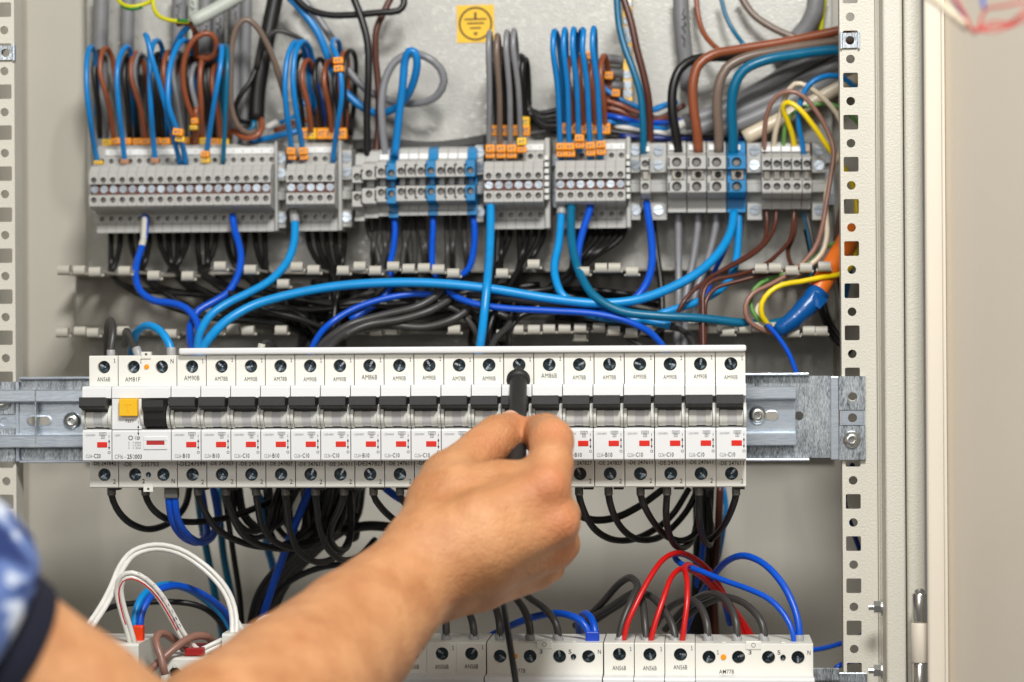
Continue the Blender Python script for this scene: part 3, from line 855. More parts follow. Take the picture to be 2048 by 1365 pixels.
def block_a(pl, pr, n, label, endpx=None, endmat=None, dz=0.0, group='jumpered grey terminal blocks'):
    a = U(pl, 378, YF); b = U(pr, 378, YF)
    w = (b.x-a.x)/n
    t = thing('terminal_block', label, 'terminal block', (a.x, YF, ZREF+dz), group)
    z = lambda py, Y: Zr(py, Y)-ZREF
    Yu, Yl = .167, .167
    d = lambda Y: Y-YF
    prof = [(d(.150), z(331, .150)), (d(.1465), z(342, .1465)), (0, z(345, YF)), (0, z(367, YF)), (d(.1485), z(367, .1485)), (d(.1485), z(389, .1485)),
            (0, z(389, YF)), (0, z(411, YF)), (d(.1475), z(416, .1475)), (d(.158), z(421, .158)), (d(Yl), z(428, Yl)), (d(Yl), z(447, Yl)), (d(Yl-.002), z(449, Yl)), (d(Yl-.002), z(465, Yl)),
            (d(.194), z(465, .194)), (d(.194), z(290, .194)), (d(Yu+.004), z(289, Yu)), (d(Yu), z(296, Yu)), (d(Yu), z(312, Yu)), (d(Yu), z(331, Yu))]
    wells = {2: (.0020, .36), 6: (.0020, .55), 10: (.0017, .5), 18: (.0018, .5)}
    me = slice_mesh(w, prof, wells, M_tgrey)
    for i in range(n):
        s = link('terminal', me, t, (i*w, 0, 0))
        k = link('jumper_screw', ME_jump, s, (w/2, d(.1470), z(378, .147))); k.rotation_euler = (rnd.uniform(-.05, .05), rnd.uniform(0, 3.1), rnd.uniform(-.05, .05))
    L = n*w
    MB().box(.0004, L-.0004, d(.1482), d(.1486), z(388.5, .1485), z(367.5, .1485)).build('jumper_strip', M_tbrown, t)
    mk = MB(); mk.box(w*.9, L-.0005, d(Yu-.0008), d(Yu+.0005), z(310, Yu), z(298, Yu), .0002, 1); ms = mk.build('marker_strip', M_marker, t)
    m = MB()
    for i in range(1, n):
        word(m, str(i), (i+.5)*w, (z(310, Yu)+z(298, Yu))/2, .0008+.0006*(i > 9), .0013, d(Yu-.0008)-.0001)
    m.build('marker_print', M_inkg, ms, norm=False)
    if endpx:
        e = U(endpx, 378, YF+.01).x-a.x
        MB().box(L+.0002, e, d(.160), d(.194), z(466, .17), z(288, .17), .0006).build('end_plate', M_tgrey, t)
        if endmat:
            m = MB()
            for k in range(7): m.box(L+.0003, e-.0002, d(.152), d(.1600), z(408-k*13, .155), z(399-k*13, .155), .0003)
            m.build('shiny_end_clip', endmat, t)
    return t
block_a(178, 541, 19, 'longest grey terminal block with nineteen slots at the far left of the terminal row', 552)
block_a(572, 669, 5, 'short grey terminal block with five slots right of the longest block', 681)
M_clear = mat('clear_plastic', (.84, .84, .82), .18, spec=.8)
block_a(967.5, 1086.5, 6, 'grey terminal block with six slots below the looping grey wires', 1099, M_clear)
block_a(1111, 1251, 7, 'grey terminal block with seven slots below five looping blue wires', 1261, M_clear)

# feed through terminals with blue slices between
def zrow(px):
    return lambda py, Y: U(px, py, Y).z
def block_b():
    t = thing('terminal_block', 'row of slim grey feed through terminals with three blue slices between', 'terminal block', U(836, 360, YF))
    O = t.location
    edges = [(704, 724, 0, 10), (724, 752, 0, 4), (752, 773, 0, 1), (773, 792, 1, 4)]
    x = 792
    for k in range(3): edges.append((x, x+20, 0, 0)); x += 20
    edges.append((852.5, 871.5, 1, 0)); x = 871.5
    for k in range(3): edges.append((x, x+19.8, 0, 0)); x += 19.8
    edges.append((931, 950, 1, 0))
    cache = {}
    z = zrow(836)
    for px0, px1, blue, dy in edges:
        a = U(px0, 360, YF).x; b = U(px1, 360, YF).x
        w = round(b-a, 4)
        if (w, blue) not in cache:
            zz = lambda py, Y: z(py, Y)-O.z
            d = lambda Y: Y-YF
            prof = [(d(.160), zz(318, .160)), (d(.151), zz(321, .151)), (0, zz(323, YF)), (0, zz(354, YF)), (d(.160), zz(356, .160)), (d(.160), zz(372, .160)),
                    (0, zz(372, YF)), (0, zz(402, YF)), (d(.148), zz(405, .148)), (d(.160), zz(409, .160)), (d(.160), zz(421, .160)), (d(.156), zz(423, .156)), (d(.156), zz(431, .156)), (d(.194), zz(432, .194)),
                    (d(.194), zz(296, .194)), (d(.170), zz(295, .170)), (d(.162), zz(299, .162)), (d(.162), zz(306, .162))]
            cache[(w, blue)] = slice_mesh(w, prof, {2: (.0024, .38), 6: (.0024, .62)}, M_tblue if blue else M_tgrey)
            nz = MB()
        s = link('terminal', cache[(w, blue)], t, (a-O.x, 0, -dy/3080.))
        m = MB()
        for q0, q1 in ((329, 350), (376, 397)):
            za, zb = z(q1, YF)-O.z, z(q0, YF)-O.z
            m.box(w-.0009, w-.0002, -.0003, .0002, za, zb)
            zz0 = zb if q0 < 350 else za+.0007
            m.box(w-.0009, w+.0010, -.0003, .0002, zz0-.0007, zz0)
        if not blue: m.build('latch_slot', M_dark, s)
        if not blue and px0 > 740:
            zc = z(313, .161)-O.z
            q = MB(); q.box(.0003, w-.0003, .0150, .0172, zc-.0017, zc+.0017, .0002, 1)
            k = q.build('marker', M_marker, s)
        m = MB(); zc = z(363, .155)-O.z
        m.box(w*.2, w*.75, .0095, .0148, zc-.0028, zc+.0028, .0004)
        m.build('bridge_post', M_tblue if blue else M_ferr, s)
block_b()

# big terminals, one thing each
def big_terminal(px0, px1, body, lab):
    t = thing('feed_through_terminal', lab, 'terminal', U(px0+.6, 352, YF), 'large feed through terminals')
    O = t.location; w = U(px1-.6, 352, YF).x-O.x
    z = zrow((px0+px1)/2); zz = lambda py, Y: z(py, Y)-O.z; d = lambda Y: Y-YF
    prof = [(d(.156), zz(306, .156)), (d(.149), zz(310, .149)), (0, zz(312, YF)), (0, zz(338, YF)), (d(.151), zz(339, .151)), (d(.151), zz(361, .151)),
            (0, zz(362, YF)), (0, zz(384, YF)), (d(.1455), zz(386, .1455)), (d(.150), zz(394, .150)), (d(.160), zz(398, .160)), (d(.160), zz(417, .160)), (d(.157), zz(419, .157)), (d(.157), zz(425, .157)),
            (d(.194), zz(426, .194)), (d(.194), zz(285, .194)), (d(.170), zz(283, .170)), (d(.160), zz(287, .160)), (d(.160), zz(305, .160))]
    me = slice_mesh(w, prof, {2: (.0031, .52), 6: (.0031, .5)}, body, 'terminal_body')
    link('terminal_body', me, t)
    m = MB(); m.box(w*.22, w*.9, d(.1495), d(.1512), zz(360, .15), zz(340, .15), .0004); k = m.build('current_bar', M_well2, t)
    MB().cyl((w*.58, d(.1494), zz(350, .15)), (0, -1, 0), .0022, .0003, 14).build('bar_hole', M_dark, k)
    m = MB(); m.box(w*.1, w*.72, d(.1585), d(.1602), zz(301, .16), zz(290, .16), .0002, 1); mk = m.build('marker', M_marker, t)
    m = MB(); word(m, '0', w*.45, zz(295.5, .16), .0010, .0012, d(.1585)-.0001); m.build('marker_print', M_ink, mk, norm=False)
    for q0, q1 in ((316, 334), (366, 382)):
        m = MB(); m.box(.0006, .0014, -.0003, .0003, zz(q1, YF), zz(q0, YF)); m.build('latch_slot', M_dark, t)
big_terminal(1334, 1373, M_tgrey, 'large grey feed through terminal taking the thick black wire')
big_terminal(1373.6, 1413, M_tgrey, 'large grey feed through terminal taking the thick brown wire')
big_terminal(1413.6, 1453, M_tgrey, 'large grey feed through terminal taking the thick taupe wire')
big_terminal(1453.6, 1493, M_tblue, 'large blue feed through terminal taking the thick teal wire')
def small_terminal(px0, px1, lab, body=None, grp='small feed through terminals at the right end', brown=False):
    t = thing('small_terminal', lab, 'terminal', U(px0, 352, YF), grp)
    O = t.location; w = U(px1, 352, YF).x-O.x
    z = zrow((px0+px1)/2); zz = lambda py, Y: z(py, Y)-O.z; d = lambda Y: Y-YF
    prof = [(d(.156), zz(310, .156)), (d(.149), zz(313, .149)), (0, zz(315, YF)), (0, zz(340, YF)), (d(.152), zz(341, .152)), (d(.152), zz(361, .152)),
            (0, zz(362, YF)), (0, zz(384, YF)), (d(.1455), zz(387, .1455)), (d(.150), zz(396, .150)), (d(.160), zz(400, .160)), (d(.160), zz(418, .160)),
            (d(.194), zz(420, .194)), (d(.194), zz(285, .194)), (d(.168), zz(284, .168)), (d(.160), zz(288, .160)), (d(.160), zz(308, .160))]
    me = slice_mesh(w, prof, {2: (.0023, .5), 6: (.0023, .5)}, body or M_tgrey, 'terminal_body')
    link('terminal_body', me, t)
    MB().box(w*.2, w*.85, d(.1500), d(.1522), zz(360, .15), zz(342, .15), .0004).build('current_bar', M_well2, t)
    MB().box(.0003, w-.0003, d(.1580), d(.1602), zz(304, .16), zz(294, .16), .0002, 1).build('marker', mat('tan_marker', (.72, .62, .54), .5) if brown else M_marker, t)
    m = MB(); m.box(w-.0009, w-.0002, -.0003, .0003, zz(338, YF), zz(318, YF)); m.build('latch_slot', M_dark, t)
for i, nm in enumerate(('leftmost', 'second from left', 'third from left', 'rightmost white marked')):
    small_terminal(1524+i*20, 1544+i*20, '%s of the four small grey terminals under the thin looping wires' % nm)
small_terminal(1605, 1623, 'slim grey terminal with a tan marker at the right end of the row', brown=True)
small_terminal(1281, 1300, 'single slim grey terminal between two screw clamps below the teal wire', grp=None)

def end_clamp(px0, px1, lab, dy=0, tone=None):
    t = thing('end_clamp', lab, 'clamp', U(px0, 360, .165), 'screwed end clamps of the terminal row')
    O = t.location; w = U(px1, 360, .165).x-O.x
    z = zrow((px0+px1)/2); zz = lambda py, Y: z(py+dy, Y)-O.z; d = lambda Y: Y-.165
    prof = [(0, zz(287, .165)), (0, zz(345, .165)), (d(.172), zz(347, .172)), (d(.172), zz(366, .172)), (0, zz(368, .165)), (0, zz(384, .165)), (d(.175), zz(388, .175)), (d(.175), zz(405, .175)),
            (0, zz(408, .165)), (0, zz(440, .165)), (d(.194), zz(440, .194)), (d(.194), zz(285, .194))]
    m = MB(); m.prism(prof, .0001, w-.0001); m.build('clamp_body', M_tgrey, t)
    for py in (302, 331, 421):
        s = link('clamp_screw', ME_bigslot, t, (w/2, -.0006, zz(py, .165))); s.rotation_euler = (rnd.uniform(-.12, .12), rnd.uniform(-.9, .2), rnd.uniform(-.12, .12))
    return t
end_clamp(1262, 1280.5, 'grey screw clamp left of the single slim terminal')
end_clamp(1300.5, 1333.5, 'grey screw clamp right of the single slim terminal')
end_clamp(1494, 1523.5, 'grey screw clamp right of the large blue terminal')
end_clamp(1624, 1652, 'grey screw clamp at the far right end of the terminal row')
end_clamp(681.5, 703.5, 'grey screw clamp right of the five slot block', 14)
end_clamp(950.5, 967, 'grey screw clamp left of the six slot block', 4)
end_clamp(553, 571, 'grey screw clamp between the nineteen slot and five slot blocks', 16)
# rail behind the terminals
ra, rb = U(190, 378, .195), U(1668, 340, .195)
tr = thing('terminal_rail', 'zinc top hat rail carrying the grey terminal row', 'rail', (ra.x, PLATE-.0005, (ra.z+rb.z)/2-.002))
MB().prism([(y-.0006 if y < -.001 else y, z) for y, z in [(-.0070, .0175), (-.0070, .0100), (-.0012, .0095), (-.0012, -.0095), (-.0070, -.0100), (-.0070, -.0175), (-.0060, -.0175), (-.0060, -.0108), (-.0002, -.0104), (-.0002, .0104), (-.0060, .0108), (-.0060, .0175)]], 0, rb.x-ra.x).build('rail_profile', M_zinc, tr)

# ------------------------------------------------------------------ wiring duct with T-headed fingers
YH = .108
dbase = .1985
zt_u, zt_l = U(900, 538, YH).z, U(900, 660, YH).z
dl, drr = U(150, 600, dbase-.004).x, U(1672, 600, dbase-.004).x
duct = thing('wiring_duct', 'open slotted wiring duct of pale fingers crossing below the terminal row', 'duct', ((dl), dbase, (zt_u+zt_l)/2))
O = duct.location
MB().box(0, drr-dl, -.0022, -.0002, zt_l-O.z-.002, zt_u-O.z+.002, .0004).build('duct_base', M_ductbase, duct)
for zz0 in (.0112, -.0135): MB().box(0, drr-dl, -.0034, -.0023, zz0-.0006, zz0+.0006).build('base_rib', M_ductbase, duct)
for zz0, sg in ((zt_u-O.z, 1), (zt_l-O.z, -1)):
    MB().box(0, drr-dl, -.022, -.0023, min(zz0, zz0+sg*.0016), max(zz0, zz0+sg*.0016), .0003).build('duct_wall', M_ductbase, duct)
def finger_mesh(Lf, tilt=0):
    m = MB()
    m.box(-.0028, .0028, -Lf, -.021, -.0009, .0009, .0002, 1)
    # rounded head across the tip with two small barbs
    prof = []
    for k in range(9):
        t = math.pi*k/8
        prof.append((-Lf-.0006-.0022*math.sin(t), .0031*math.cos(t)))
    prof += [(-Lf+.0035, -.0031), (-Lf+.0035, .0031)]
    m.prism(prof, -.0037, .0037)
    m.box(.0036, .0050, -Lf+.0016, -Lf+.0042, -.0030, -.0012, .0004, 1); m.box(-.0050, -.0036, -Lf+.0016, -Lf+.0042, -.0030, -.0012, .0004, 1)
    o = m.build('duct_finger', M_clip, smooth=30); me = o.data; bpy.data.objects.remove(o); return me
FM = [finger_mesh(dbase-YH), finger_mesh(dbase-YH+.003), finger_mesh(dbase-YH-.006)]
UPPER = [131, 163, 190, 252, 313, 376, 439, 503, 594, 626, 688, 720, 751, 784, 815, 846, 879, 909, 1006, 1070, 1167, 1199, 1230, 1262, 1518, 1552, 1584, 1612, 1648]
LOWER = [128, 158, 188, 249, 342, 435, 466, 498, 560, 686, 718, 750, 780, 908, 1007, 1037, 1068, 1100, 1131, 1164, 1197, 1230, 1261, 1293, 1390, 1423, 1455, 1487, 1519, 1553, 1584, 1614, 1645]
for row, zz0, yy in ((UPPER, zt_u-O.z, 538), (LOWER, zt_l-O.z, 660)):
    for i, px in enumerate(row):
        p = U(px, yy, YH)
        f = link('duct_finger', FM[(i*7) % 3 if i % 4 == 0 else 0], duct, (p.x-O.x, 0, zz0+rnd.uniform(-.0006, .0006)))
        f.rotation_euler.x = rnd.choice((0, 0, 0, .012, -.015, .03, -.03))
        f.rotation_euler.z = rnd.uniform(-.012, .012)
# finger heads that are bent well out of line
for px, py in ((566, 563), (657, 681), (1008, 668), (1160, 669)):
    p = U(px, py, YH+.004)
    f = link('duct_finger', FM[2], duct, (p.x-O.x, 0, p.z-O.z)); f.rotation_euler.x = .02

# ------------------------------------------------------------------ earth sticker
sp = U(951, 48, PLATE-.0003)
st = thing('earth_sticker', 'square yellow sticker with a black earth symbol in a circle', 'sticker', sp)
h = mm(37.5, sp)
k = MB().box(-h, h, -.0002, .0001, -h, h).build('sticker_sheet', mat('sticker_yellow', (.95, .75, .0), .45, var=.05, vscale=60), st)
m = MB(); y = -.0003
ring(m, 0, 0, y, h*.90, h*.80, 40)
def bar(x0, x1, z0, z1): m.faces([(x0*h, y, z0*h), (x1*h, y, z0*h), (x1*h, y, z1*h), (x0*h, y, z1*h)], [(0, 1, 2, 3)])
bar(-.06, .06, .28, .62); bar(-.60, .60, .20, .28); bar(-.46, .46, -.02, .06); bar(-.30, .30, -.27, -.19)
m.faces([(-.14*h, y, -.46*h), (.14*h, y, -.46*h), (0, y, -.66*h)], [(0, 1, 2)])
m.build('earth_symbol', M_ink, st, norm=False)
st.rotation_euler.y = -.01

# brass earth bar with screws
b0 = U(1256, 206, PLATE-.004); b1 = U(1250, -30, PLATE-.004)
eb = thing('brass_earth_bar', 'narrow brass earth bar with silver screws at the top of the plate', 'earth bar', b0)
w = mm(10, b0); Ht = (b1-b0).z
M_brass = mat('brass', (.80, .66, .36), .35, 1, var=.15, vscale=200)
MB().box(-w, w, -.006, .002, 0, Ht, .0005).build('bar', M_brass, eb)
for py in (8, 42, 62, 79, 100, 150, 170, 187):
    z = U(1256, py, PLATE-.01).z-b0.z
    s = link('bar_screw', ME_bigslot, eb, (0, -.0068, z)); s.scale = (.85, 1, .85); s.rotation_euler.y = rnd.uniform(0, 3)
# ------------------------------------------------------------------ wires
NTH = ['first', 'second', 'third', 'fourth', 'fifth', 'sixth', 'seventh', 'eighth', 'ninth', 'tenth', 'eleventh', 'twelfth', 'thirteenth', 'fourteenth', 'fifteenth', 'sixteenth', 'seventeenth', 'eighteenth', 'nineteenth']
def spline(P, step=.004):
    """Catmull-Rom (centripetal) through the points"""
    P = [Vector(p) for p in P]
    if len(P) == 2: return [P[0].lerp(P[1], k/6) for k in range(7)]
    Q = [P[0]*2-P[1]]+P+[P[-1]*2-P[-2]]
    out = []
    for i in range(1, len(Q)-2):
        p0, p1, p2, p3 = Q[i-1:i+3]
        t0 = 0; t1 = max((p1-p0).length**.5, 1e-5); t2 = t1+max((p2-p1).length**.5, 1e-5); t3 = t2+max((p3-p2).length**.5, 1e-5)
        n = max(2, int((p2-p1).length/step))
        for k in range(n):
            t = t1+(t2-t1)*k/n
            a1 = p0*((t1-t)/(t1-t0))+p1*((t-t0)/(t1-t0)); a2 = p1*((t2-t)/(t2-t1))+p2*((t-t1)/(t2-t1)); a3 = p2*((t3-t)/(t3-t2))+p3*((t-t2)/(t3-t2))
            b1 = a1*((t2-t)/(t2-t0))+a2*((t-t0)/(t2-t0)); b2 = a2*((t3-t)/(t3-t1))+a3*((t-t1)/(t3-t1))
            out.append(b1*((t2-t)/(t2-t1))+b2*((t-t1)/(t2-t1)))
    out.append(P[-1])
    return out
def tube(path, r, n=8, rfun=None, flat=None):
    """tube mesh data along a path; flat=(ratio) squashes the section, returns verts, faces"""
    vs, fs = [], []
    T = [(path[min(i+1, len(path)-1)]-path[max(i-1, 0)]).normalized() for i in range(len(path))]
    e = T[0].orthogonal().normalized()
    if flat is not None: e = (flat-T[0]*flat.dot(T[0])).normalized()
    for i, p in enumerate(path):
        e = (e-T[i]*e.dot(T[i])).normalized(); g = T[i].cross(e)
        rr = r*(rfun(i/(len(path)-1)) if rfun else 1)
        for k in range(n):
            a = 2*math.pi*k/n
            vs.append(p+(e*math.cos(a)+g*math.sin(a))*rr)
    for i in range(len(path)-1):
        for k in range(n):
            fs.append((i*n+k, i*n+(k+1) % n, (i+1)*n+(k+1) % n, (i+1)*n+k))
    fs.append(tuple(range(n))[::-1]); fs.append(tuple(range((len(path)-1)*n, len(path)*n)))
    return vs, fs
def world_pts(pts):
    out = []; Y = .15
    for p in pts:
        if len(p) > 2: Y = p[2]/1000.
        out.append(U(p[0], p[1], Y))
    return out
def W(col, rpx, label, pts, group=None, name='wire', n=8, cat='wire', rfun=None):
    P = world_pts(pts)
    r = mm(rpx, P[len(P)//2])
    path = spline(P)
    o0 = P[0].copy()
    vs, fs = tube([p-o0 for p in path], r, n, rfun)
    me = bpy.data.meshes.new(name); me.from_pydata([v[:] for v in vs], [], fs); me.update()
    me.polygons.foreach_set('use_smooth', [True]*len(me.polygons))
    me.materials.append(WC[col] if isinstance(col, str) else col)
    o = link(name, me, None, o0)
    o['path_r'] = r
    return tag(o, label, cat, group)
def sleeve(wire, a, b, rpx, mt, name='ferrule', n=12, flare=1.0):
    """short collar along a wire from photo point a to b (px, py, Ymm), a child of the wire"""
    A, B = world_pts([a]), world_pts([b]); A, B = A[0], B[0]
    r = mm(rpx, A); d = (B-A); L = d.length
    m = MB(); m.lathe(A-wire.location, d, [(r*flare*.94, 0), (r*flare, L*.06), (r*(1+flare)/2, L*.5), (r, L*.94), (r*.9, L)], n)
    return m.build(name, mt, wire, smooth=40)
def clipmark(wire, px, py, Y, wpx, hpx, mt, rot=0.0, dark=True):
    """flat wire marker clipped round a wire, with printed strokes"""
    p = U(px, py, Y/1000.)-wire.location; s = mm(1, U(px, py, Y/1000.))
    w, h = wpx*s/2, hpx*s/2
    m = MB(); m.box(-w, w, -.0028, .0028, -h, h, .0006, 2)
    o = m.build('wire_marker', mt, wire); o.location = p; o.rotation_euler.y = rot
    m = MB()
    m.box(-w*.55, -w*.2, -.00295, -.0027, -h*.45, h*.35); m.box(w*.0, w*.55, -.00295, -.0027, h*.1, h*.42); m.box(w*.1, w*.5, -.00295, -.0027, -h*.5, -h*.25)
    q = m.build('marker_print', M_inkg, o)
    return o

# ---- wires looping above the two left blocks
GB = 'blue wires looping above the left terminal blocks'
b1 = W('blue', 5.5, 'leftmost blue wire looping above the longest terminal block', [(196, 328, 160), (190, 300, 156), (180, 240, 140), (173, 170, 135), (175, 110, 142), (181, 94, 150), (189, 106, 162), (194, 170, 178), (192, 240, 186), (196, 296, 190)])
clipmark(b1, 198, 326, 156, 17, 8, M_ymark)
b2 = W('blue', 5.5, 'second blue wire from the left looping above the longest block', [(250, 326, 160), (246, 290, 154), (238, 220, 140), (234, 150, 137), (240, 112, 143), (252, 94, 152), (261, 102, 164), (266, 180, 182), (262, 290, 190)])
clipmark(b2, 250, 324, 156, 16, 9, mat('faded_marker', (.76, .52, .36), .5))
b3 = W('blue', 5.5, 'third blue wire from the left, upright above the longest block', [(311, 326, 160), (307, 285, 154), (302, 220, 140), (299, 150, 137), (302, 105, 143), (309, 84, 150), (318, 83, 160), (326, 105, 172), (329, 180, 184), (330, 290, 190)])
clipmark(b3, 311, 322, 156, 15, 10, mat('faded_marker', (.76, .52, .36), .5))
W('blue', 5.5, 'blue wire slanting from an upper left tip down to the longest block', [(361, 330, 160), (352, 295, 152), (338, 240, 138), (322, 180, 128), (305, 120, 122), (294, 76, 124), (291, 70, 130), (296, 80, 145), (301, 130, 170), (304, 250, 188)])
b5 = W('blue', 6, 'blue wire with an orange and yellow tag beside the slanting blue wire', [(372, 330, 160), (367, 300, 152), (352, 255, 136), (338, 215, 130), (336, 175, 130), (341, 130, 135), (352, 98, 142), (366, 81, 152), (379, 88, 164), (386, 120, 178), (388, 260, 190)])
clipmark(b5, 357, 265, 133, 21, 14, M_orange, .15); clipmark(b5, 361, 279, 136, 19, 11, M_ymark, .15)
b6 = W('blue', 5.5, 'blue wire left of the teal wire above the longest block', [(412, 312, 157), (420, 260, 145), (431, 190, 132), (440, 140, 130), (444, 98, 138), (440, 94, 150), (434, 112, 168), (431, 200, 182), (430, 285, 190)])
clipmark(b6, 411, 309, 153, 17, 12, M_orange); clipmark(b6, 412, 321, 155, 17, 11, M_ymark)
W('teal', 5, 'thin teal wire rising from the longest terminal block', [(446, 328, 160), (448, 290, 154), (452, 200, 142), (455, 130, 140), (454, 98, 148), (449, 92, 160), (446, 130, 178), (444, 280, 190)])
W('blue', 6, 'short blue wire slanting up to the pale grey tube', [(380, 52, 150), (366, 64, 152), (352, 88, 160), (344, 120, 175), (342, 200, 188)])
GBr = 'brown wires looping above the longest block'
def loop(col, r, lab, x, ytop, ybot, lean=0, wid=12, y0=172, y1=190, grp=None, bulge=10):
    return W(col, r, lab, [(x+lean, ybot, y0+6), (x-bulge*.3+lean*.6, (ybot*.6+ytop*.4), y0-6), (x-bulge*.8, (ybot*.25+ytop*.75), y0-9), (x-bulge*.3, ytop+6, y0-4), (x+wid*.35, ytop, y0+2),
                         (x+wid*.9, ytop+14, y0+8), (x+wid*1.15+lean*.3, (ybot*.4+ytop*.6), y1-3), (x+wid+lean, ybot, y1)], grp)
for i, (x, yt, yb, ln) in enumerate(((208, 97, 280, 20), (270, 106, 285, 22), (335, 104, 280, 10), (408, 112, 280, -4), (432, 128, 285, 10))):
    loop('brown', 5.5, '%s brown wire loop from the left behind the longest terminal block' % NTH[i], x, yt, yb, ln, 16, grp=GBr)
W('brown', 6, 'brown wire making a round open loop above the longest block', [(392, 290, 172), (389, 245, 165), (374, 205, 158), (366, 160, 154), (370, 115, 152), (385, 83, 150), (406, 68, 150), (424, 70, 152), (433, 88, 156), (430, 108, 160), (418, 118, 164), (402, 117, 168), (391, 104, 172), (389, 80, 172)])
W('brown', 6, 'brown wire hooking out of the pale grey tube', [(392, 125, 178), (391, 85, 160), (387, 56, 150), (372, 45, 147), (356, 49, 150)])
GBk = 'black wires looping behind the left terminal blocks'
for x, yt, yb in ((196, 104, 275), (256, 110, 280), (314, 108, 280), (322, 118, 285), (384, 112, 280), (390, 122, 285), (418, 124, 282), (424, 118, 290), (281, 112, 280)):
    loop('black', 6, 'black wire loop behind the longest terminal block', x, yt, yb, 4, 13, 178, 194, GBk)
for i, (x, yt) in enumerate(((276, 107), (354, 106), (390, 128))):
    loop('grey', 5.5, ('left', 'middle', 'right')[i]+' light grey wire loop behind the longest terminal block', x, yt, 282, 12, 14, 174, 192, 'grey wires looping behind the longest block')
hold = W('darkbrown', 4.5, 'short brown wire tucked under the tags of the longest block', [(222, 292, 182), (300, 290, 184), (380, 288, 182), (440, 292, 184)])
for x, mt in ((215, M_ymark), (233, M_orange), (255, M_orange), (276, M_orange), (293, M_orange), (315, M_orange), (332, M_orange), (373, M_orange), (409, M_ymark), (431, M_orange), (450, M_ymark)):
    clipmark(hold, x, 284 + rnd.uniform(-2, 2), 176, 18, 13, mt, rnd.uniform(-.08, .08))
t = W('brown', 5, 'brown wire with an orange tag held high above the longest block', [(389, 292, 172), (390, 245, 162), (393, 215, 160)])
clipmark(t, 390, 243, 158, 14, 12, M_orange, -.1); clipmark(t, 388, 256, 158, 15, 9, M_ymark)

# thick cables behind
GC = 'grey sheathed cables hanging at the upper left'
SCR = []
for i, (x, r, col) in enumerate(((201, 16, 'cable'), (255, 14, 'cable'), (357, 15, 'cable'), (386, 11, 'palecable'), (410, 13, 'cable'), (437, 13, 'cable'), (470, 12, 'cable'), (492, 11, 'cable'))):
    c = W(col, r, '%s grey sheathed cable from the left, hanging behind the loops' % NTH[i], [(x+2, -15, 186), (x, 60, 186), (x-1, 150, 188), (x, 310, 188)], GC, 'cable', 12, 'cable')
    if i in (2, 3, 4, 5, 6): SCR.append((c, x, (6, 2, 40, 34, 10)[i-2], 186-r*.335-.1, 34, i))
def scribble(cable, px, py, Y, hpx, seed):
    q = random.Random(seed); k = 0
    for j in range(3):
        pts = [(px+q.uniform(-5, 5), py+j*hpx/3+i*hpx/14, Y) for i in range(5)]
        P = spline(world_pts(pts), .002); vs, fs = tube([p-cable.location for p in P], mm(1.0, P[0]), 4)
        me = bpy.data.meshes.new('pen_mark'); me.from_pydata([v[:] for v in vs], [], fs); me.materials.append(M_ink); link('pen_mark', me, cable)['kind'] = 'stuff'
W('palecable', 14, 'pale grey rigid tube end slanting in from the top', [(486, -12, 150), (430, 20, 146), (384, 44, 142)], None, 'cable', 14, 'cable')
W('black', 16, 'thick black cable slanting down behind the looped wires', [(553, -15, 178), (538, 60, 176), (524, 130, 174), (515, 190, 174), (513, 240, 174)], None, 'cable', 14, 'cable')
e1 = W('earth', 4.5, 'yellow and green wire arc at the upper left corner', [(232, -8, 150), (243, 8, 146), (262, 14, 144), (285, 10, 146), (304, 2, 150)])
e2 = W('earth', 4.5, 'yellow and green wire running into the pale grey tube', [(306, -8, 148), (308, 18, 146), (320, 34, 144), (345, 42, 143), (378, 44, 143)])
for e, pts in ((e1, [(235, -2, 148), (247, 14, 145), (264, 19, 143.5), (284, 15, 145)]), (e2, [(355, 41, 142), (366, 42, 142), (377, 42.5, 142)])):
    P = world_pts(pts); vs, fs = tube([p-e.location for p in spline(P)], mm(3.4, P[0]), 8)
    me = bpy.data.meshes.new('green_stripe'); me.from_pydata([v[:] for v in vs], [], fs); me.polygons.foreach_set('use_smooth', [True]*len(me.polygons))
    me.materials.append(mat('stripe_green', (.05, .45, .15), .4)); link('green_stripe', me, e)
W('taupe', 6, 'taupe wire making a tall arch past the thick black cable', [(512, 262, 170), (495, 267, 165), (474, 248, 160), (463, 215, 156), (462, 150, 152), (464, 90, 150), (475, 52, 148), (491, 39, 148), (510, 50, 150), (532, 84, 154), (551, 130, 160), (563, 170, 168), (570, 195, 178)])
W('brown', 6, 'brown wire curling out of the thick black cable end', [(522, 238, 172), (524, 258, 166), (512, 273, 163), (490, 277, 164), (466, 262, 170), (458, 280, 184)])
W('teal', 5, 'short teal wire stub at the thick black cable end', [(508, 240, 172), (506, 256, 170), (492, 266, 172), (480, 280, 182)])
W('charcoal', 5, 'charcoal wire hooking over beside the thick black cable', [(514, 138, 168), (518, 105, 164), (532, 78, 160), (553, 62, 160), (578, 67, 162), (600, 78, 165), (614, 86, 168)])
W('black', 5.5, 'black wire sweeping from the thick black cable to lower left', [(524, 90, 172), (514, 130, 170), (503, 160, 168), (485, 185, 166), (471, 212, 168), (476, 240, 176), (500, 246, 180)])
W('blue', 6, 'blue wire running low behind the five slot block', [(500, 284, 184), (540, 276, 182), (580, 266, 180), (600, 262, 182)])
W('blue', 4.5, 'thin blue wire leaving a small white ferrule near the black cable', [(560, 246, 182), (590, 232, 182), (605, 212, 184), (618, 190, 186)])
W('white', 7, 'small white wire ferrule lying behind the loops', [(533, 256, 182), (556, 244, 182)])
W('brown', 5, 'brown wire lying behind the five slot block', [(548, 262, 186), (575, 252, 186), (602, 240, 188), (620, 242, 190)])
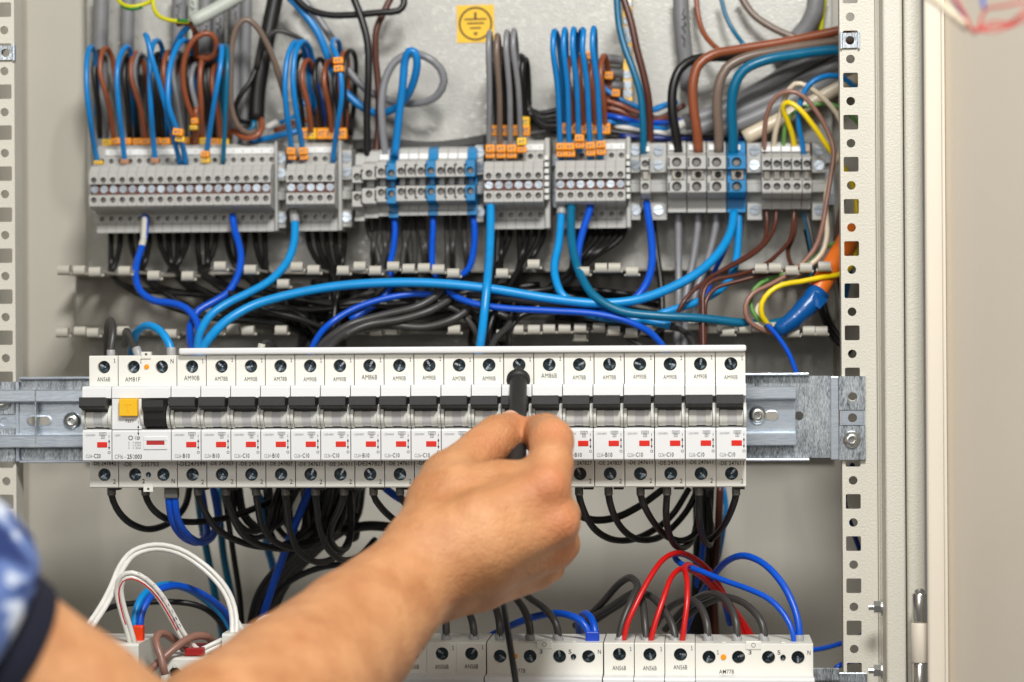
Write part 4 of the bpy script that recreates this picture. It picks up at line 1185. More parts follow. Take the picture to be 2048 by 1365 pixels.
# five slot block loops
c1 = W('blue', 5.8, 'left of the twin blue loops above the five slot block', [(583, 322, 160), (582, 290, 154), (574, 230, 140), (570, 170, 134), (576, 112, 138), (589, 86, 146), (604, 92, 160), (614, 130, 176), (624, 220, 190)])
clipmark(c1, 583, 303, 153, 17, 14, M_orange, .08); clipmark(c1, 585, 316, 155, 16, 9, M_orange, .08)
c2 = W('blue', 5.8, 'right of the twin blue loops above the five slot block', [(606, 322, 160), (604, 290, 154), (593, 225, 138), (586, 160, 132), (591, 105, 136), (603, 84, 144), (617, 93, 158), (627, 130, 174), (634, 230, 190)])
clipmark(c2, 607, 303, 153, 17, 14, M_orange, -.06); clipmark(c2, 609, 316, 155, 16, 9, M_orange, -.06)
c3 = W('blue', 5.5, 'blue wire with two stacked orange tags above the five slot block', [(666, 326, 160), (668, 300, 155), (675, 250, 142), (683, 195, 132), (682, 155, 130), (673, 112, 134), (664, 92, 142), (668, 80, 152), (677, 84, 164), (680, 110, 176), (672, 180, 190)])
clipmark(c3, 677, 122, 131, 20, 13, M_orange, -.05); clipmark(c3, 678, 138, 130, 20, 13, M_orange, -.05)
for i, (x, yt, ln) in enumerate(((612, 121, 12), (656, 122, 8))):
    loop('brown', 5.5, ('left', 'right')[i]+' brown wire loop rising behind the five slot block', x, yt, 272, ln, 16, 166, 188, 'brown wires looping above the five slot block')
loop('brown', 5, 'brown wire loop at the right end of the five slot block', 688, 104, 272, -6, 8, 172, 190)
for x, yt, ln in ((637, 118, 8), (698, 101, -10), (600, 110, 8), (676, 130, 4)):
    loop('black', 5, 'black wire loop behind the five slot block', x, yt, 272, ln, 14, 172, 192, GBk)
W('royal', 5.5, 'dark blue wire crossing behind the five slot block loops', [(610, 95, 178), (628, 150, 182), (640, 200, 184), (646, 240, 186), (640, 275, 190)])
h2 = W('darkbrown', 4.5, 'short brown wire tucked under the tags of the five slot block', [(600, 272, 180), (650, 272, 182), (700, 276, 186)])
for x, mt in ((611, M_orange), (624, M_ymark), (644, M_orange), (661, M_orange), (685, M_orange)):
    clipmark(h2, x, 268, 172, 19, 22, mt, rnd.uniform(-.05, .05))
# upper middle wires
W('blue', 8, 'thick blue wire sweeping from the top to the slim blue terminal loop', [(572, -12, 172), (604, 22, 170), (636, 66, 170), (655, 112, 172), (668, 148, 176), (688, 182, 180), (718, 210, 180), (752, 227, 178), (785, 220, 172), (812, 196, 162), (829, 158, 152), (834, 124, 146), (829, 104, 144), (818, 103, 144), (810, 122, 146), (806, 165, 148), (799, 225, 152), (793, 280, 156), (789, 312, 158)])
W('grey', 8, 'thick grey wire sweeping down and looping right of the blue loop', [(596, -12, 184), (640, 42, 184), (676, 98, 184), (700, 145, 184), (735, 180, 184), (790, 204, 180), (840, 206, 172), (874, 192, 166), (888, 164, 162), (880, 136, 160), (852, 114, 158), (822, 108, 160), (792, 122, 160), (771, 158, 160), (763, 210, 160), (766, 270, 162), (772, 318, 164)])
W('black', 7.5, 'black wire hanging straight down in front of the plate', [(704, -12, 160), (722, 35, 158), (735, 85, 157), (737, 150, 157), (734, 230, 160), (735, 316, 164)])
W('black', 7, 'black wire arcing across the top and turning up', [(584, -12, 168), (612, 16, 166), (655, 30, 164), (710, 30, 163), (765, 25, 163), (797, 22, 164), (808, 8, 165), (806, -12, 166)])
W('darkbrown', 7, 'brown wire hanging beside the straight black wire', [(786, -12, 176), (770, 20, 174), (753, 60, 172), (751, 110, 172), (757, 180, 172), (757, 260, 172), (752, 318, 170)])
for k in range(4):
    W('charcoal', 4.5, 'dark wire running level behind the slim feed through terminals', [(705, 284+k*4, 192-k*2), (780, 282+k*5, 190), (860, 288+k*3, 190), (930, 281+k*3, 190), (975, 272+k*4, 190)], 'dark wires behind the slim terminals')
# grey loops on the six slot block
bt = [(980, 302, 978, 66), (1002, 302, 994, 72), (1023, 302, 1013, 65), (1043, 285, 1027, 62)]
nm = ['leftmost', 'second', 'third', 'rightmost']
for i, (xb, yb, xt, ytp) in enumerate(bt):
    o = W('taupe' if i == 1 else 'grey', 5.8, '%s of the four tall grey loops on the six slot block' % nm[i], [(xb, yb+18, 160), (xb-2, yb-18, 154), (xb-(xb-xt)*.4, (yb+ytp*2)/3+40, 138), (xt-1, ytp+30, 130), (xt+.5, ytp+1, 134), (xt+3, ytp+8, 148), (xt+8, ytp+70, 172), (xt+12, 255, 188)], 'grey loops on the six slot block')
    clipmark(o, xb+1, yb-4 if i < 3 else 284, 153, 19, 15, M_orange if i != 3 else M_ymark); clipmark(o, xb+1, yb+9 if i < 3 else 300, 155, 19, 12, M_orange)
h3 = W('charcoal', 4.5, 'dark wire tucked under the tags of the six slot block', [(978, 266, 182), (1050, 268, 184), (1100, 262, 188)])
for x, y, mt in ((990, 262, M_orange), (1011, 262, M_orange), (1030, 262, M_orange), (1051, 262, M_orange), (1050, 245, M_ymark)):
    clipmark(h3, x, y, 174, 19, 21, mt, rnd.uniform(-.06, .06))
for x, yt in ((987, 100), (1003, 98), (1020, 100), (1037, 112), (1044, 118)):
    W('black', 6.5, 'black wire falling behind the tall grey loops', [(x+8, 262, 180), (x+4, 200, 172), (x, yt+40, 168), (x+2, yt+4, 170), (x+8, yt+2, 176), (x+12, yt+40, 186), (x+14, 250, 192)], 'black wires behind the grey loops')
for k in range(5):
    W('charcoal' if k % 2 else 'black', 6.5, 'black wire curving right behind the six slot block', [(1044+k*3, 190+k*8, 184), (1054+k*4, 215+k*7, 186), (1078+k*4, 228+k*8, 188), (1110, 222+k*10, 190), (1140, 215+k*12, 192)], 'black wires curving right behind the six slot block')
# five blue loops on the seven slot block
bt = [(1122, 300, 1108, 64), (1140, 300, 1129, 61), (1159, 283, 1147, 60), (1181, 298, 1167, 61), (1202, 296, 1187, 58)]
nm = ['leftmost', 'second', 'middle', 'fourth', 'rightmost']
for i, (xb, yb, xt, ytp) in enumerate(bt):
    back = 14 if i in (0, 3) else 5
    sg = 1 if i == 0 else -1 if i == 3 else 1
    o = W('blue', 5.8, '%s of the five tall blue loops on the seven slot block' % nm[i], [(xb, yb+22, 160), (xb-2, yb-22, 154), (xb-(xb-xt)*.5, (yb+ytp*2)/3+30, 138), (xt-2, ytp+34, 130), (xt, ytp, 134), (xt+sg*back*.5, ytp+8, 148), (xt+sg*back, ytp+70, 170), (xt+sg*back+10, 255, 188)], 'blue loops on the seven slot block')
    clipmark(o, xb, yb-6, 153, 19, 14, M_orange, rnd.uniform(-.06, .06)); clipmark(o, xb+1, yb+8, 155, 19, 13, M_orange)
h4 = W('darkbrown', 4.5, 'brown wire tucked under the rear tags of the seven slot block', [(1120, 262, 182), (1180, 262, 184), (1230, 258, 186)])
for x in (1133, 1152, 1172, 1191, 1212):
    clipmark(h4, x, 258, 174, 18, 22, M_orange, rnd.uniform(-.05, .05))
for i, (x, yt) in enumerate(((1140, 116), (1163, 112), (1186, 118), (1206, 112))):
    loop('brown', 6, '%s brown wire loop from the left behind the tall blue loops' % NTH[i], x, yt, 255, 4, 9, 168, 190, 'brown wires behind the blue loops', 6)
for x, y, in ((1178, 112), (1218, 152), (1232, 187), (1122, 152)):
    o = W('darkbrown', 4, 'brown wire stub with an orange tag behind the blue loops', [(x-10, y+8, 186), (x+12, y+4, 186)], 'tagged brown wire stubs behind the blue loops')
    clipmark(o, x, y, 182, 17, 15, M_orange, .1)
for i, y in enumerate((116, 143, 168)):
    W('cable', 10, ('upper', 'middle', 'lower')[i]+' short grey cable stub beside the brass earth bar', [(1202, y+4, 189), (1225, y+3, 189), (1247, y+6, 189)], 'grey cable stubs beside the brass bar', 'cable', 10, 'cable')
GH = 'wires lying level behind the seven slot block'
for col, pts in (('blue', [(1205, 175), (1235, 196), (1265, 210), (1300, 222), (1345, 205)]), ('brown', [(1205, 200), (1240, 210), (1275, 226), (1320, 238), (1360, 240)]),
                 ('brown', [(1205, 214), (1240, 222), (1275, 238), (1320, 240), (1345, 232)]), ('darkbrown', [(1210, 228), (1260, 236), (1320, 236), (1370, 210)]),
                 ('royal', [(1205, 230), (1240, 236), (1280, 245), (1330, 245), (1362, 242)]), ('blue', [(1210, 244), (1250, 246), (1290, 255), (1340, 258)]),
                 ('white', [(1225, 252), (1265, 258), (1310, 264), (1345, 270)]), ('black', [(1210, 262), (1260, 268), (1330, 272), (1400, 274), (1480, 272)]),
                 ('navy', [(1240, 272), (1330, 277), (1420, 279), (1490, 276)]), ('blue', [(1300, 222), (1330, 210), (1356, 205)]), ('white', [(1290, 268), (1320, 266), (1348, 262)])):
    P = [(a, b, 184+rnd.uniform(-4, 4)) for a, b in pts]
    W(col, 5.5, '%s wire lying level behind the seven slot block' % {'royal': 'deep blue', 'navy': 'navy', 'darkbrown': 'dark brown'}.get(col, col), P, GH)
W('teal', 7, 'teal wire falling from the top to the single slim terminal', [(1233, -12, 160), (1238, 50, 158), (1249, 95, 156), (1268, 145, 154), (1281, 190, 154), (1286, 250, 156), (1287, 310, 160)])
W('darkbrown', 7.5, 'reddish brown wire falling beside the teal wire', [(1244, -12, 168), (1262, 45, 166), (1274, 100, 165), (1287, 150, 165), (1297, 200, 166), (1301, 290, 172)])
hc = W('cable', 16, 'thick grey cable with handwriting hanging at the upper right', [(1361, -14, 184), (1364, 50, 184), (1370, 110, 186), (1378, 180, 190)], None, 'cable', 14, 'cable')
SCR.append((hc, 1368, 18, 178.6, 78, 9))
for a in SCR: scribble(*a)
# thick wires to the large terminals
W('black', 9.5, 'thick black wire bending into the large terminals', [(1357, 305, 160), (1352, 270, 158), (1345, 225, 156), (1346, 175, 156), (1360, 138, 158), (1388, 119, 162), (1430, 115, 168), (1480, 116, 176)])
W('brown', 10, 'thick brown wire bending into the large terminals', [(1397, 305, 158), (1394, 265, 154), (1387, 215, 152), (1386, 168, 151), (1397, 130, 152), (1425, 110, 154), (1480, 99, 158), (1560, 86, 162), (1640, 70, 166), (1720, 52, 168)])
W('taupe', 10, 'thick taupe wire bending into the large terminals', [(1438, 305, 158), (1437, 260, 154), (1434, 215, 151), (1438, 170, 149), (1453, 137, 150), (1490, 116, 152), (1560, 101, 156), (1640, 88, 162), (1730, 76, 166)])
W('teal', 10.5, 'thick teal wire bending into the large blue terminal', [(1466, 312, 158), (1466, 270, 154), (1463, 220, 150), (1469, 172, 147), (1487, 141, 147), (1530, 121, 148), (1590, 110, 152), (1650, 102, 156), (1740, 98, 160)])
W('brown', 5.5, 'thin brown wire dropping to the thick brown wire', [(1392, -12, 186), (1396, 30, 184), (1407, 66, 180), (1428, 92, 174), (1450, 108, 168)])
W('teal', 4.5, 'thin teal wire dropping behind the thick brown wire', [(1440, -12, 184), (1451, 30, 182), (1467, 62, 180), (1492, 96, 174)])
W('taupe', 7.5, 'dark taupe wire swinging from the top to the thick grey cable', [(1478, -12, 186), (1505, 28, 184), (1545, 56, 182), (1592, 76, 180), (1640, 86, 182)])
W('cable', 18, 'thick grey cable curving in at the upper right', [(1632, -16, 182), (1630, 20, 182), (1615, 52, 184), (1590, 80, 186), (1560, 110, 190)], None, 'cable', 14, 'cable')
W('earth', 5, 'yellow green wire hanging behind the right upright', [(1652, -12, 188), (1646, 25, 188), (1642, 62, 188), (1640, 90, 190)])
GD = 'grey cables slanting up behind the large terminals'
for i, (r, pts, col) in enumerate(((17, [(1368, 246), (1440, 222), (1520, 180), (1600, 130), (1680, 92)], 'cable'), (16, [(1385, 262), (1480, 225), (1580, 180), (1690, 120)], 'cable'),
                    (15, [(1430, 268), (1530, 225), (1620, 180), (1710, 140)], 'cable'), (15, [(1488, 276), (1560, 240), (1640, 195), (1720, 150)], 'beige'))):
    W(col, r, ('cream lowest' if col == 'beige' else ('topmost', 'second', 'third')[i]+' grey')+' sheathed cable slanting up behind the large terminals', [(a, b, 178+j*2) for j, (a, b) in enumerate(pts)], GD, 'cable', 12, 'cable')
W('white', 9, 'white cable core ends beside the thick black wire', [(1344, 262, 178), (1362, 250, 176), (1376, 244, 176)])
# thin right hand wires
W('pinkbrown', 5, 'thin pinkish brown wire arching and running down to the taped cable', [(1529, 305, 160), (1529, 265, 154), (1535, 225, 148), (1553, 193, 144), (1580, 183, 142), (1605, 192, 142), (1632, 222, 142), (1655, 262, 142), (1667, 300, 140), (1662, 350, 136), (1652, 410, 130), (1643, 460, 124), (1628, 500, 118), (1590, 540, 112), (1540, 570, 106), (1505, 588, 102), (1491, 612, 100), (1496, 640, 100), (1520, 658, 102), (1550, 668, 106)])
W('beige', 5.5, 'thin cream wire arching and running down to the taped cable', [(1547, 305, 162), (1550, 270, 156), (1560, 232, 152), (1573, 190, 148), (1590, 168, 146), (1612, 172, 146), (1650, 200, 148), (1680, 240, 150), (1688, 290, 150), (1668, 330, 146), (1654, 380, 138), (1652, 430, 130), (1654, 470, 124), (1643, 508, 120), (1608, 540, 118), (1560, 572, 116), (1525, 600, 114), (1512, 625, 112), (1530, 655, 110)])
W('green', 4.5, 'thin green wire arching behind the upright', [(1567, 305, 164), (1568, 275, 158), (1573, 245, 154), (1592, 222, 152), (1625, 210, 152), (1665, 210, 154), (1700, 230, 158), (1725, 262, 162), (1726, 340, 162), (1722, 420, 158), (1690, 475, 152), (1650, 497, 144), (1615, 530, 132), (1565, 550, 120), (1520, 568, 112), (1502, 592, 108), (1505, 622, 106), (1525, 648, 106), (1550, 664, 108)])
W('yellow', 5.5, 'thin yellow wire arching behind the upright and back to the taped cable', [(1590, 305, 162), (1585, 272, 156), (1574, 240, 150), (1566, 214, 146), (1576, 205, 144), (1598, 218, 143), (1628, 254, 144), (1658, 298, 146), (1690, 340, 152), (1710, 385, 156), (1714, 440, 154), (1712, 490, 140), (1704, 530, 122), (1682, 548, 112), (1640, 556, 106), (1600, 564, 103), (1565, 570, 100), (1540, 584, 98), (1524, 606, 97), (1524, 632, 98), (1541, 654, 102)])
W('blue', 5.5, 'blue wire arching over to behind the right upright', [(1608, 312, 160), (1604, 285, 156), (1597, 245, 150), (1601, 205, 146), (1616, 172, 144), (1642, 155, 146), (1672, 152, 150), (1700, 166, 156), (1722, 200, 162), (1730, 300, 166), (1728, 420, 166), (1716, 480, 166), (1700, 545, 162), (1690, 600, 158)])
W('charcoal', 4.5, 'grey lead falling from the slim right terminal', [(1612, 425, 164), (1622, 470, 160), (1630, 520, 152), (1628, 570, 146), (1610, 605, 140), (1580, 640, 132)])
W('teal', 3.2, 'thin teal lead falling from the slim right terminal', [(1607, 425, 166), (1617, 470, 162), (1625, 525, 156), (1619, 570, 150), (1604, 600, 146)])
W('black', 6, 'black wire falling behind the taped orange cable', [(1612, 460, 180), (1630, 540, 176), (1645, 600, 176), (1662, 650, 172), (1695, 695, 168)])
W('orange', 21, 'thick orange cable entering from behind the right upright', [(1708, 455, 138), (1687, 495, 128), (1662, 536, 118), (1642, 570, 113), (1624, 602, 109)], None, 'cable', 18, 'cable')
tp = W('tape', 18, 'crumpled blue tape wrapped round the orange cable end', [(1637, 584, 111), (1622, 605, 108), (1604, 623, 106), (1588, 639, 105), (1570, 652, 104), (1554, 664, 105)], None, 'cable_tape', 20, 'tape', rfun=lambda t: 1.30-.45*t+.05*math.sin(t*23)-.35*max(0, t-.75))
m = MB(); p = U(1662, 590, .108)-tp.location
a, b, c, d = [U(*q)-tp.location for q in ((1630, 582, .102), (1656, 600, .105), (1640, 618, .102), (1620, 606, .102))]
m.faces([a, b, c, d]+[v+Vector((0, .0006, 0)) for v in (a, b, c, d)], [(0, 1, 2, 3), (4, 5, 6, 7), (0, 1, 5, 4), (1, 2, 6, 5), (2, 3, 7, 6), (3, 0, 4, 7)])
m.build('tape_flap', WC['tape'], tp)
W('royal', 5, 'thin blue wire dropping from the taped cable to the breaker rail', [(1534, 650, 100), (1548, 664, 96), (1566, 688, 90), (1580, 712, 84), (1590, 738, 76), (1596, 756, 66)])
W('black', 7, 'black wire passing behind the right upright near the duct end', [(1632, 590, 178), (1650, 640, 172), (1668, 676, 165), (1700, 706, 158)])

# ---- blue wires in and around the duct
m1 = W('royal', 7.5, 'blue wire with a pale ferrule leaving the longest block', [(290, 432, 158), (290, 462, 152), (284, 492, 144), (274, 525, 132), (271, 552, 122), (281, 583, 114), (308, 602, 108), (344, 607, 104), (372, 617, 100), (392, 640, 96), (398, 668, 84), (396, 712, 44)])
sleeve(m1, (290, 436, 157), (287, 480, 147), 6.5, mat('pale_ferrule', (.78, .77, .72), .4)); sleeve(m1, (287, 480, 147), (283, 494, 143), 7, mat('pale_ferrule', (.78, .77, .72), .4))
W('royal', 7.5, 'deep blue wire from the longest block crossing the left duct end', [(465, 430, 158), (468, 455, 154), (478, 490, 144), (482, 515, 136), (476, 550, 126), (456, 585, 118), (424, 606, 112), (396, 622, 108), (382, 648, 102), (380, 680, 84), (388, 712, 44)])
m3 = W('sky', 8.5, 'sky blue wire from the five slot block sweeping to lower left', [(588, 428, 158), (590, 452, 152), (587, 490, 142), (572, 528, 130), (540, 562, 118), (498, 586, 108), (455, 607, 100), (422, 630, 94), (402, 662, 84), (394, 712, 44)])
sleeve(m3, (588, 424, 158), (590, 446, 153), 9.5, M_ferr)
W('sky', 9.5, 'long sky blue wire sweeping right across the whole duct', [(398, 714, 44), (420, 676, 76), (452, 643, 88), (505, 612, 96), (575, 591, 100), (665, 574, 101), (770, 566, 101), (870, 567, 101), (980, 578, 101), (1090, 596, 101), (1190, 607, 101), (1270, 601, 104), (1340, 577, 112), (1400, 543, 122), (1440, 503, 134), (1462, 462, 148), (1468, 425, 158)])
W('royal', 6.5, 'deep blue wire rising into the second slim blue terminal', [(866, 428, 164), (866, 455, 160), (864, 500, 148), (866, 540, 136), (880, 562, 126), (900, 575, 118), (880, 590, 112), (830, 588, 108), (760, 600, 104), (700, 622, 100), (655, 652, 94), (630, 684, 76), (618, 716, 44)])
W('royal', 6.5, 'deep blue wire rising into the first slim blue terminal', [(787, 428, 164), (790, 455, 160), (786, 500, 150), (780, 530, 140), (782, 575, 130), (750, 610, 126), (700, 640, 120)])
W('royal', 7, 'deep blue wire rising into the third slim blue terminal and running right', [(945, 428, 164), (949, 455, 160), (947, 500, 148), (936, 540, 134), (908, 560, 122), (894, 577, 112), (912, 594, 106), (950, 608, 102), (1010, 617, 100), (1100, 622, 99), (1190, 628, 98), (1250, 641, 96), (1295, 662, 90), (1320, 686, 76), (1338, 716, 44)])
W('sky', 9, 'bright blue wire hanging straight down from the six slot block', [(981, 402, 152), (981, 450, 140), (979, 510, 122), (974, 570, 98), (968, 630, 90), (962, 680, 72), (956, 716, 44)])
m7 = W('sky', 8.5, 'sky blue wire curving down from the left of the seven slot block', [(1122, 410, 156), (1122, 440, 150), (1117, 490, 138), (1109, 530, 126), (1112, 562, 116), (1126, 592, 110), (1150, 606, 110), (1220, 618, 110), (1290, 640, 108), (1340, 652, 106)])
sleeve(m7, (1124, 404, 156), (1122, 430, 151), 9.5, M_ferr)
W('teal', 9, 'teal wire curving from the seven slot block along the duct to the right', [(1143, 402, 154), (1142, 450, 142), (1146, 500, 128), (1160, 548, 112), (1188, 592, 100), (1240, 622, 95), (1310, 632, 94), (1400, 637, 98), (1480, 646, 106), (1545, 648, 114), (1588, 632, 122), (1606, 608, 132)])
W('royal', 7.5, 'deep blue wire curving from the middle of the seven slot block', [(1183, 404, 156), (1178, 425, 152), (1166, 462, 144), (1157, 500, 136), (1156, 535, 130), (1170, 570, 126), (1200, 600, 124)])
W('royal', 8, 'deep blue wire falling from the single slim terminal and swinging left', [(1293, 405, 156), (1297, 435, 150), (1303, 480, 138), (1304, 525, 126), (1294, 565, 116), (1270, 598, 110), (1238, 616, 108), (1190, 630, 106)])
W('sky', 8, 'sky blue wire falling from the large blue terminal and swinging left', [(1477, 418, 164), (1477, 460, 158), (1474, 510, 148), (1464, 550, 138), (1440, 580, 128), (1400, 602, 120), (1340, 622, 112), (1280, 640, 108), (1220, 638, 108), (1170, 628, 108)])
W('royal', 5, 'thin deep blue wire between the two sky blue wires of the large blue terminal', [(1467, 418, 166), (1464, 460, 162), (1448, 505, 154), (1428, 545, 146), (1415, 585, 136), (1405, 612, 130)])
for k, (x0, x1) in enumerate(((1357, 1357), (1396, 1372), (1432, 1390))):
    W('grey', 7.5, ('left', 'middle', 'right')[k]+' of three grey wires falling below the large grey terminals', [(x0, 405, 168), (x0, 450, 168), (x0*.6+x1*.4, 520, 166), (x1, 590, 160), (x1-2, 650, 150), (x1-4, 712, 140)], 'grey wires below the large terminals')
GDB = 'thin dark brown wires below the small terminals'
for i, pts in enumerate(([(1532, 415, 164), (1534, 450, 160), (1528, 482, 152), (1500, 508, 140), (1450, 538, 126), (1408, 565, 116), (1380, 588, 110), (1362, 612, 106), (1352, 635, 108)],
            [(1553, 415, 164), (1550, 450, 160), (1536, 480, 152), (1510, 506, 142), (1465, 532, 128), (1420, 556, 118), (1404, 575, 110), (1402, 620, 104), (1404, 712, 96)],
            [(1589, 415, 164), (1586, 450, 160), (1580, 480, 150), (1556, 508, 138), (1520, 536, 124), (1470, 552, 114), (1425, 562, 108), (1408, 582, 104), (1406, 630, 100), (1407, 712, 94)],
            [(1592, 430, 166), (1588, 470, 160), (1576, 502, 152), (1582, 530, 140), (1590, 540, 130), (1550, 545, 118), (1480, 562, 112), (1430, 578, 108), (1412, 602, 104), (1410, 650, 102), (1410, 712, 98)])):
    W('darkbrown', 4.6, '%s thin dark brown wire from the left below the small right hand terminals' % NTH[i], pts, GDB)
W('darkbrown', 4.5, 'thin dark brown wire peeping out beside the right upright', [(1690, 380, 172), (1676, 450, 172), (1672, 520, 172), (1684, 600, 172)])

# ---- black wires: from the terminals into the duct, along it and down behind the breakers
GK1 = 'black wires dropping from the longest block into the duct'
rr = random.Random(3)
def feeder(x, ytop, xin, grp, lab, xout, yrun, colr='black', y0=182):
    run = 112+rr.uniform(0, 62)
    s = 1 if xout > xin else -1
    L = abs(xout-xin)
    W(colr, 6.2, lab, [(x, ytop, y0), (x+(xin-x)*.12, ytop+32, y0-6), (x+(xin-x)*.6, ytop+68, y0-16), (xin, 545, run+22), (xin+s*min(34, L*.3), 572+rr.uniform(-8, 8), run+6),
                       (xin+(xout-xin)*.45, yrun+rr.uniform(-14, 10), run-2), (xin+(xout-xin)*.8, yrun+rr.uniform(0, 18), run-4), (xout, 668, run-12), (xout-s*rr.uniform(5, 22), 720, 70)], grp)
gaps = [228, 284, 345, 408, 472, 530]
for i in range(17):
    x = 222+i*19.2
    g = min(gaps, key=lambda q: abs(q-x))
    feeder(x, 462, g+rr.uniform(-11, 11), GK1, '%s black wire from the left dropping out of the longest block' % NTH[i], rr.uniform(600, 680), rr.uniform(585, 635))
GK2 = 'black wires dropping from the five slot block'
for i in range(5):
    x = 615+i*18.5
    feeder(x, 462, 660+i*6+rr.uniform(-4, 4), GK2, '%s black wire from the left dropping out of the five slot block' % NTH[i], rr.uniform(690, 640), rr.uniform(590, 640))
GK3 = 'charcoal wires dropping from the slim feed through terminals'
for i, (x, xi) in enumerate(((734, 765), (752, 742), (768, 772), (780, 766), (808, 812), (820, 800), (826, 832), (838, 862), (845, 848), (893, 896), (909, 902), (928, 932))):
    feeder(x, 430, xi, GK3, '%s charcoal wire from the left dropping below the slim terminals' % NTH[i], rr.uniform(600, 680) if i % 3 else rr.uniform(930, 1000), rr.uniform(595, 650), 'charcoal', 178)
GK4 = 'black wires dropping from the six slot block'
for i in range(7):
    feeder(988+i*17, 445, (992 if i < 3 else 1040)+rr.uniform(-8, 12), GK4, '%s black wire from the left dropping out of the six slot block' % NTH[i], rr.uniform(930, 1000), rr.uniform(585, 640), 'black', 180)
GK5 = 'black wires dropping from the seven slot block'
for i in range(8):
    feeder(1160+i*13.5, 444, 1134+i*3+rr.uniform(-5, 5), GK5, '%s black wire from the left dropping out of the seven slot block' % NTH[i], rr.uniform(960, 1020) if i % 2 else rr.uniform(1000, 1030), rr.uniform(575, 630), 'black', 180)
W('black', 6.5, 'black wire falling beside the deep blue wire of the single terminal', [(1306, 440, 180), (1312, 500, 176), (1322, 570, 168), (1324, 640, 160), (1318, 716, 140)])
GK6 = 'black wires running along the duct'
for k in range(16):
    yb = 575+rr.uniform(0, 70); Y = rr.uniform(120, 185)
    x0 = rr.uniform(420, 700); x1 = x0+rr.uniform(260, 480)
    W(('black', 'charcoal')[k % 3 == 0], 6.5, 'black wire running level inside the duct', [(x0, yb+rr.uniform(-25, 10), Y), (x0*.75+x1*.25, yb+rr.uniform(-8, 14), Y-5), (x0*.5+x1*.5, yb+rr.uniform(-5, 18), Y-8), (x0*.25+x1*.75, yb+rr.uniform(-14, 10), Y-4), (x1, yb+rr.uniform(-30, 10), Y)], GK6)
for k in range(12):
    yb = 580+rr.uniform(0, 60); Y = rr.uniform(125, 185)
    x0 = rr.uniform(1000, 1150); x1 = x0+rr.uniform(180, 260)
    W('black', 6.5, 'black wire running level inside the duct', [(x0, yb, Y), (x0*.6+x1*.4, yb+rr.uniform(-14, 14), Y-5), (x1, yb+rr.uniform(-5, 45), Y)], GK6)
for i, pts in enumerate(([(625, 716, 60), (650, 684, 84), (700, 650, 98), (770, 630, 102), (840, 612, 104), (890, 580, 112)], [(632, 716, 64), (668, 684, 86), (730, 652, 98), (800, 640, 101), (860, 622, 104), (905, 596, 112)],
            [(640, 720, 66), (690, 668, 92), (760, 650, 102), (850, 655, 104), (915, 635, 106), (945, 610, 112)])):
    W('charcoal', 8.5, '%s charcoal wire sweeping up from behind the breakers to the duct middle' % ('upper', 'middle', 'lower')[i], pts, 'charcoal wires sweeping along the duct front')
for pts in ([(935, 590, 112), (1000, 595, 106), (1080, 605, 104), (1140, 616, 108), (1220, 650, 116), (1290, 700, 110)], [(900, 610, 118), (960, 618, 110), (1020, 640, 110), (990, 680, 90), (975, 716, 60)]):
    W('charcoal', 7, 'charcoal wire crossing under the straight sky blue wire', pts, 'charcoal wires crossing under the sky blue wire')
W('charcoal', 6, 'charcoal wire arching over the lower fingers near the brown wires', [(1305, 672, 150), (1330, 655, 130), (1362, 660, 120), (1384, 684, 100), (1392, 716, 70)])

# ---- ferruled wires on top of the left breakers
f1 = W('charcoal', 7.5, 'charcoal wire hooping over behind the far left breaker', [(222, 735, 20), (222, 700, 20), (226, 662, 24), (222, 642, 32), (216, 648, 46), (214, 680, 70), (214, 716, 92)])
sleeve(f1, (222, 720, 20), (222, 700, 20), 8.5, M_ferr)
f2 = W('charcoal', 7.5, 'charcoal wire leaning into the yellow button breaker', [(278, 735, 20), (272, 704, 22), (263, 684, 30), (256, 668, 44), (252, 664, 66), (250, 690, 96)])
sleeve(f2, (279, 716, 20), (272, 696, 21.5), 9, M_ferr)
f3 = W('sky', 8, 'sky blue wire arching into the yellow button breaker', [(343, 735, 20), (342, 700, 20), (334, 680, 22), (318, 660, 26), (297, 651, 32), (276, 662, 42), (266, 690, 56), (262, 730, 70)])
sleeve(f3, (343, 718, 20), (342, 695, 20), 9.5, M_ferr)
f4 = W('charcoal', 5, 'thin charcoal wire end with a pale ferrule above the busbar cover', [(520, 705, 30), (524, 690, 30), (536, 686, 40), (556, 700, 60)])
sleeve(f4, (521, 702, 30), (524, 688, 30), 7.5, mat('pale_ferrule', (.78, .77, .72), .4))

# ---- below the middle row
GU = 'black wires hanging in loops under the middle row'
YW = 8
def under(x, pts, lab, grp=GU, col='black', r=6.9):
    o = W(col, r, lab, [(x, 972, YW), (x, 990, YW)]+pts, grp)
    sleeve(o, (x, 975, YW), (x+.3, 991, YW), r*1.25, mat('dark_ferrule', (.36, .35, .33), .5))
    return o
LB = 'black wire hanging from a breaker in the left half of the middle row'
under(223, [(232, 1015, 12), (254, 1042, 24), (288, 1058, 40), (322, 1054, 60), (352, 1036, 80), (372, 1008, 95), (380, 970, 105)], 'black wire looping under the far left breaker')
under(291, [(302, 1014, 12), (328, 1036, 22), (368, 1044, 40), (420, 1042, 60), (475, 1030, 80), (530, 1008, 95), (585, 980, 105)], 'black wire looping under the yellow button breaker')
for dx in (-6, 6):
    W('royal', 7.5, ('left' if dx < 0 else 'right')+' blue wire of the pair hanging under the yellow button breaker', [(343+dx, 980, YW), (344+dx, 1004, 9), (350+dx, 1040, 16), (368+dx, 1070, 30), (396+dx, 1085, 52), (418+dx, 1074, 76), (424+dx*2, 1040, 96), (414+dx*2, 975, 110)], 'blue wire pair under the yellow button breaker')
